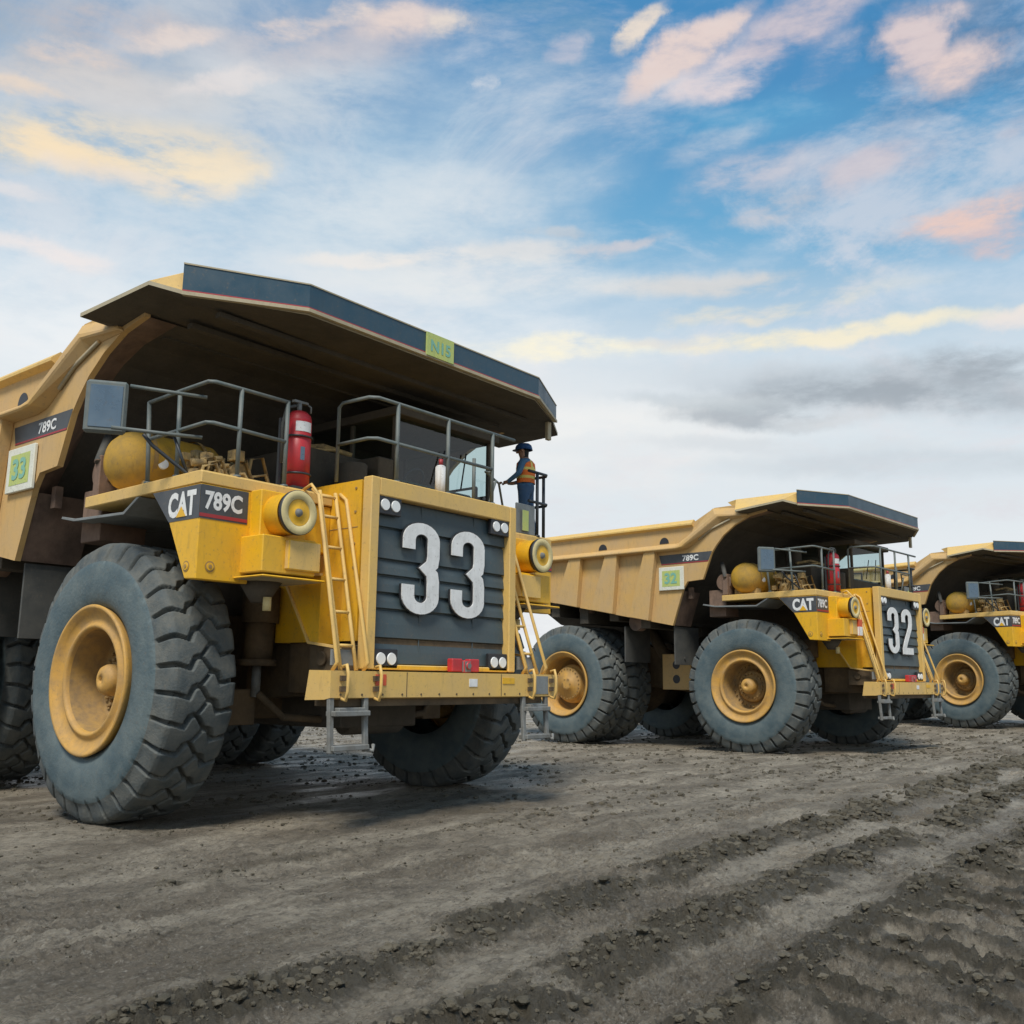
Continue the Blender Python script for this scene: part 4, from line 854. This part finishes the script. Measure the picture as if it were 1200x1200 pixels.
# blue base as in the photograph's sky, deeper aloft
over(mrw(eln,-.2,.0,1,1),(.070,.26,.52))
over(mrw(eln,.62,.42,0,.85),(.17,.44,.68))
over(mrw(eln,.47,.26,0,.93),(.72,.79,.84))
over(mrw(eln,.26,.04,0,.85),(.87,.885,.89))
SKY_BLOBS=[
 (420,420,560,170,(.90,.915,.92),.75,.1,0),(660,500,460,110,(.93,.91,.875),.6,.1,0),(80,380,300,120,(.90,.92,.93),.7,.1,0),(1180,30,200,110,(.055,.19,.38),.8,.1,0),(640,20,150,60,(.06,.25,.46),.6,.1,0),(880,140,180,40,(.13,.42,.66),.5,.1,0),
 (130,60,420,170,(.50,.56,.63),.80,.2,-12),(250,260,520,150,(.66,.75,.82),.6,.1,0),(480,170,360,130,(.55,.68,.78),.55,.1,-10),(330,110,200,60,(.66,.70,.74),.6,.2,-10),
 (60,40,220,50,(.30,.38,.48),.5,.2,8),(390,50,200,40,(.62,.52,.52),.45,.2,-8),(465,20,80,24,(.86,.70,.62),.8,.35,-10),(520,32,36,16,(.86,.74,.64),.8,.35,-10),(110,100,150,34,(.80,.66,.56),.6,.3,-5),(130,25,110,22,(.62,.52,.50),.6,.3,-5),
 (150,172,170,34,(.96,.77,.50),1.,.5,-7),(60,182,110,26,(.96,.77,.52),.85,.4,-4),(225,205,85,30,(.95,.80,.58),.85,.4,-10),(170,212,120,14,(.80,.72,.66),.6,.3,-4),
 (800,60,105,22,(.76,.63,.60),1.,.5,-24),(850,84,70,24,(.74,.66,.68),.95,.5,-10),(755,32,48,16,(.86,.74,.62),.9,.5,-25),(935,22,110,34,(.64,.56,.60),.85,.4,-15),(985,60,50,22,(.66,.60,.64),.7,.4,-20),
 (1085,40,44,40,(.72,.60,.60),.95,.45,10),(1125,72,52,24,(.78,.63,.60),.95,.45,-10),(565,101,20,9,(.72,.74,.78),.8,.3,0),(650,52,34,14,(.60,.58,.66),.6,.4,-10),
 (890,205,120,28,(.62,.60,.66),.8,.35,-6),(905,245,70,22,(.68,.62,.62),.7,.35,0),(1030,195,80,22,(.66,.57,.60),.7,.3,-12),(1150,250,90,22,(.85,.60,.52),.95,.4,-8),(1180,275,60,18,(.78,.56,.52),.9,.4,-4),(1150,155,50,12,(.60,.55,.60),.6,.4,0),(840,170,90,22,(.58,.62,.70),.6,.3,-10),
 (860,335,220,18,(.82,.73,.64),.6,.3,4),(900,362,200,12,(.90,.80,.62),.7,.4,-2),(960,392,220,13,(.95,.86,.64),.9,.45,1),(660,408,150,15,(.97,.91,.72),.95,.45,1),(600,300,180,20,(.86,.80,.74),.6,.3,-3),(720,285,90,10,(.62,.60,.64),.75,.4,-6),(650,272,40,8,(.55,.58,.62),.6,.4,0),(560,330,260,30,(.88,.87,.84),.6,.2,0),(470,250,280,70,(.78,.82,.84),.6,.1,-8),(180,130,200,60,(.60,.64,.68),.6,.2,-8),
 (1050,455,300,34,(.36,.41,.46),.85,.2,8),(1000,462,200,20,(.34,.39,.44),.7,.3,8),(900,487,130,18,(.38,.43,.48),.85,.4,5),(1150,425,110,22,(.34,.39,.44),.85,.4,6),(830,470,120,12,(.50,.56,.60),.7,.4,8),(1080,540,280,20,(.58,.64,.69),.65,.3,3),(760,445,260,34,(.66,.74,.81),.55,.2,0),(1120,330,200,30,(.62,.72,.82),.5,.2,0),
 (100,60,60,16,(.80,.66,.58),.8,.4,-8),(200,45,70,14,(.82,.70,.64),.75,.4,-12),(30,105,60,12,(.82,.68,.56),.8,.4,0),(260,95,70,14,(.80,.74,.72),.7,.4,-15),(330,35,50,12,(.84,.70,.62),.8,.4,-12),(390,20,40,12,(.85,.72,.64),.8,.4,-10),(20,225,60,10,(.80,.76,.76),.6,.4,0),(440,300,120,12,(.90,.84,.78),.7,.4,-6),(700,520,160,14,(.76,.79,.82),.6,.3,3),(900,520,200,12,(.66,.71,.75),.7,.3,4),(1130,580,160,14,(.74,.77,.80),.7,.3,3),(780,400,60,8,(.70,.70,.72),.6,.4,0),(50,298,90,14,(.92,.82,.78),.7,.35,0),(1190,370,60,12,(.9,.8,.74),.7,.4,0),(980,490,60,10,(.74,.76,.78),.6,.4,0)]
over(mrw(gmsk.outputs['Fac'],.47,.66,0,.62),(.74,.73,.77))
for t in SKY_BLOBS: blob(t[0],t[1],t[2],t[3],t[4],t[5],t[6],t[7],1 if t[2]<230 else .45)
over(mrw(fine.outputs['Fac'],.50,.80,0,.22),(.88,.86,.85))
Lk.new(col[0],bg.inputs[0])
ld=bpy.data.lights.new('sun','SUN'); ld.energy=3.7; ld.angle=math.radians(16); ld.color=(1,.95,.87); so=bpy.data.objects.new('sun',ld); COL.objects.link(so)
sd=Vector((math.sin(SUN_AZ)*math.cos(SUN_EL),math.cos(SUN_AZ)*math.cos(SUN_EL),math.sin(SUN_EL))); so.rotation_euler=sd.to_track_quat('Z','Y').to_euler()
# low spoil bank far behind the trucks
def berm():
    th=np.radians(np.linspace(-75,75,260)); V=[];F=[]
    for k,(dr,zz) in enumerate(((-7,-.4),(-3.5,.9),(-1,1.9),(1.5,2.2),(5,1.2),(9,-.5))):
        r=95+dr+6*perlin(th*9,th*0+1,5); z=zz*(1+.55*perlin(th*14,th*0+k*.4,6)+.3*perlin(th*45,th*0+k,7)); V.append(np.stack([r*np.sin(th),r*np.cos(th),z],1))
    V=np.vstack(V); n=260
    for k in range(5):
        for i in range(n-1): F.append((k*n+i,k*n+i+1,(k+1)*n+i+1,(k+1)*n+i))
    me=bpy.data.meshes.new('spoil_bank'); me.from_pydata(V.tolist(),[],F); me.polygons.foreach_set('use_smooth',[True]*len(F)); me.materials.append(gm); struct(link('spoil_bank',me))
berm()
# ------------------------------------------------------------------ camera
cam=bpy.data.cameras.new('camera'); co=bpy.data.objects.new('camera',cam); COL.objects.link(co); cam.sensor_width=36; cam.lens=36*FPX/1200; cam.clip_end=5000; cam.clip_start=.05
co.matrix_world=Matrix.Translation((0,0,1.731))@Matrix.Rotation(PI/2+PITCH,4,'X')@Matrix.Rotation(math.radians(.1385),4,'Z'); S.camera=co
S.render.resolution_x=S.render.resolution_y=1024
S.view_settings.view_transform='Standard'; S.view_settings.look='None'; S.view_settings.exposure=0; S.view_settings.gamma=1
S.render.engine='CYCLES'
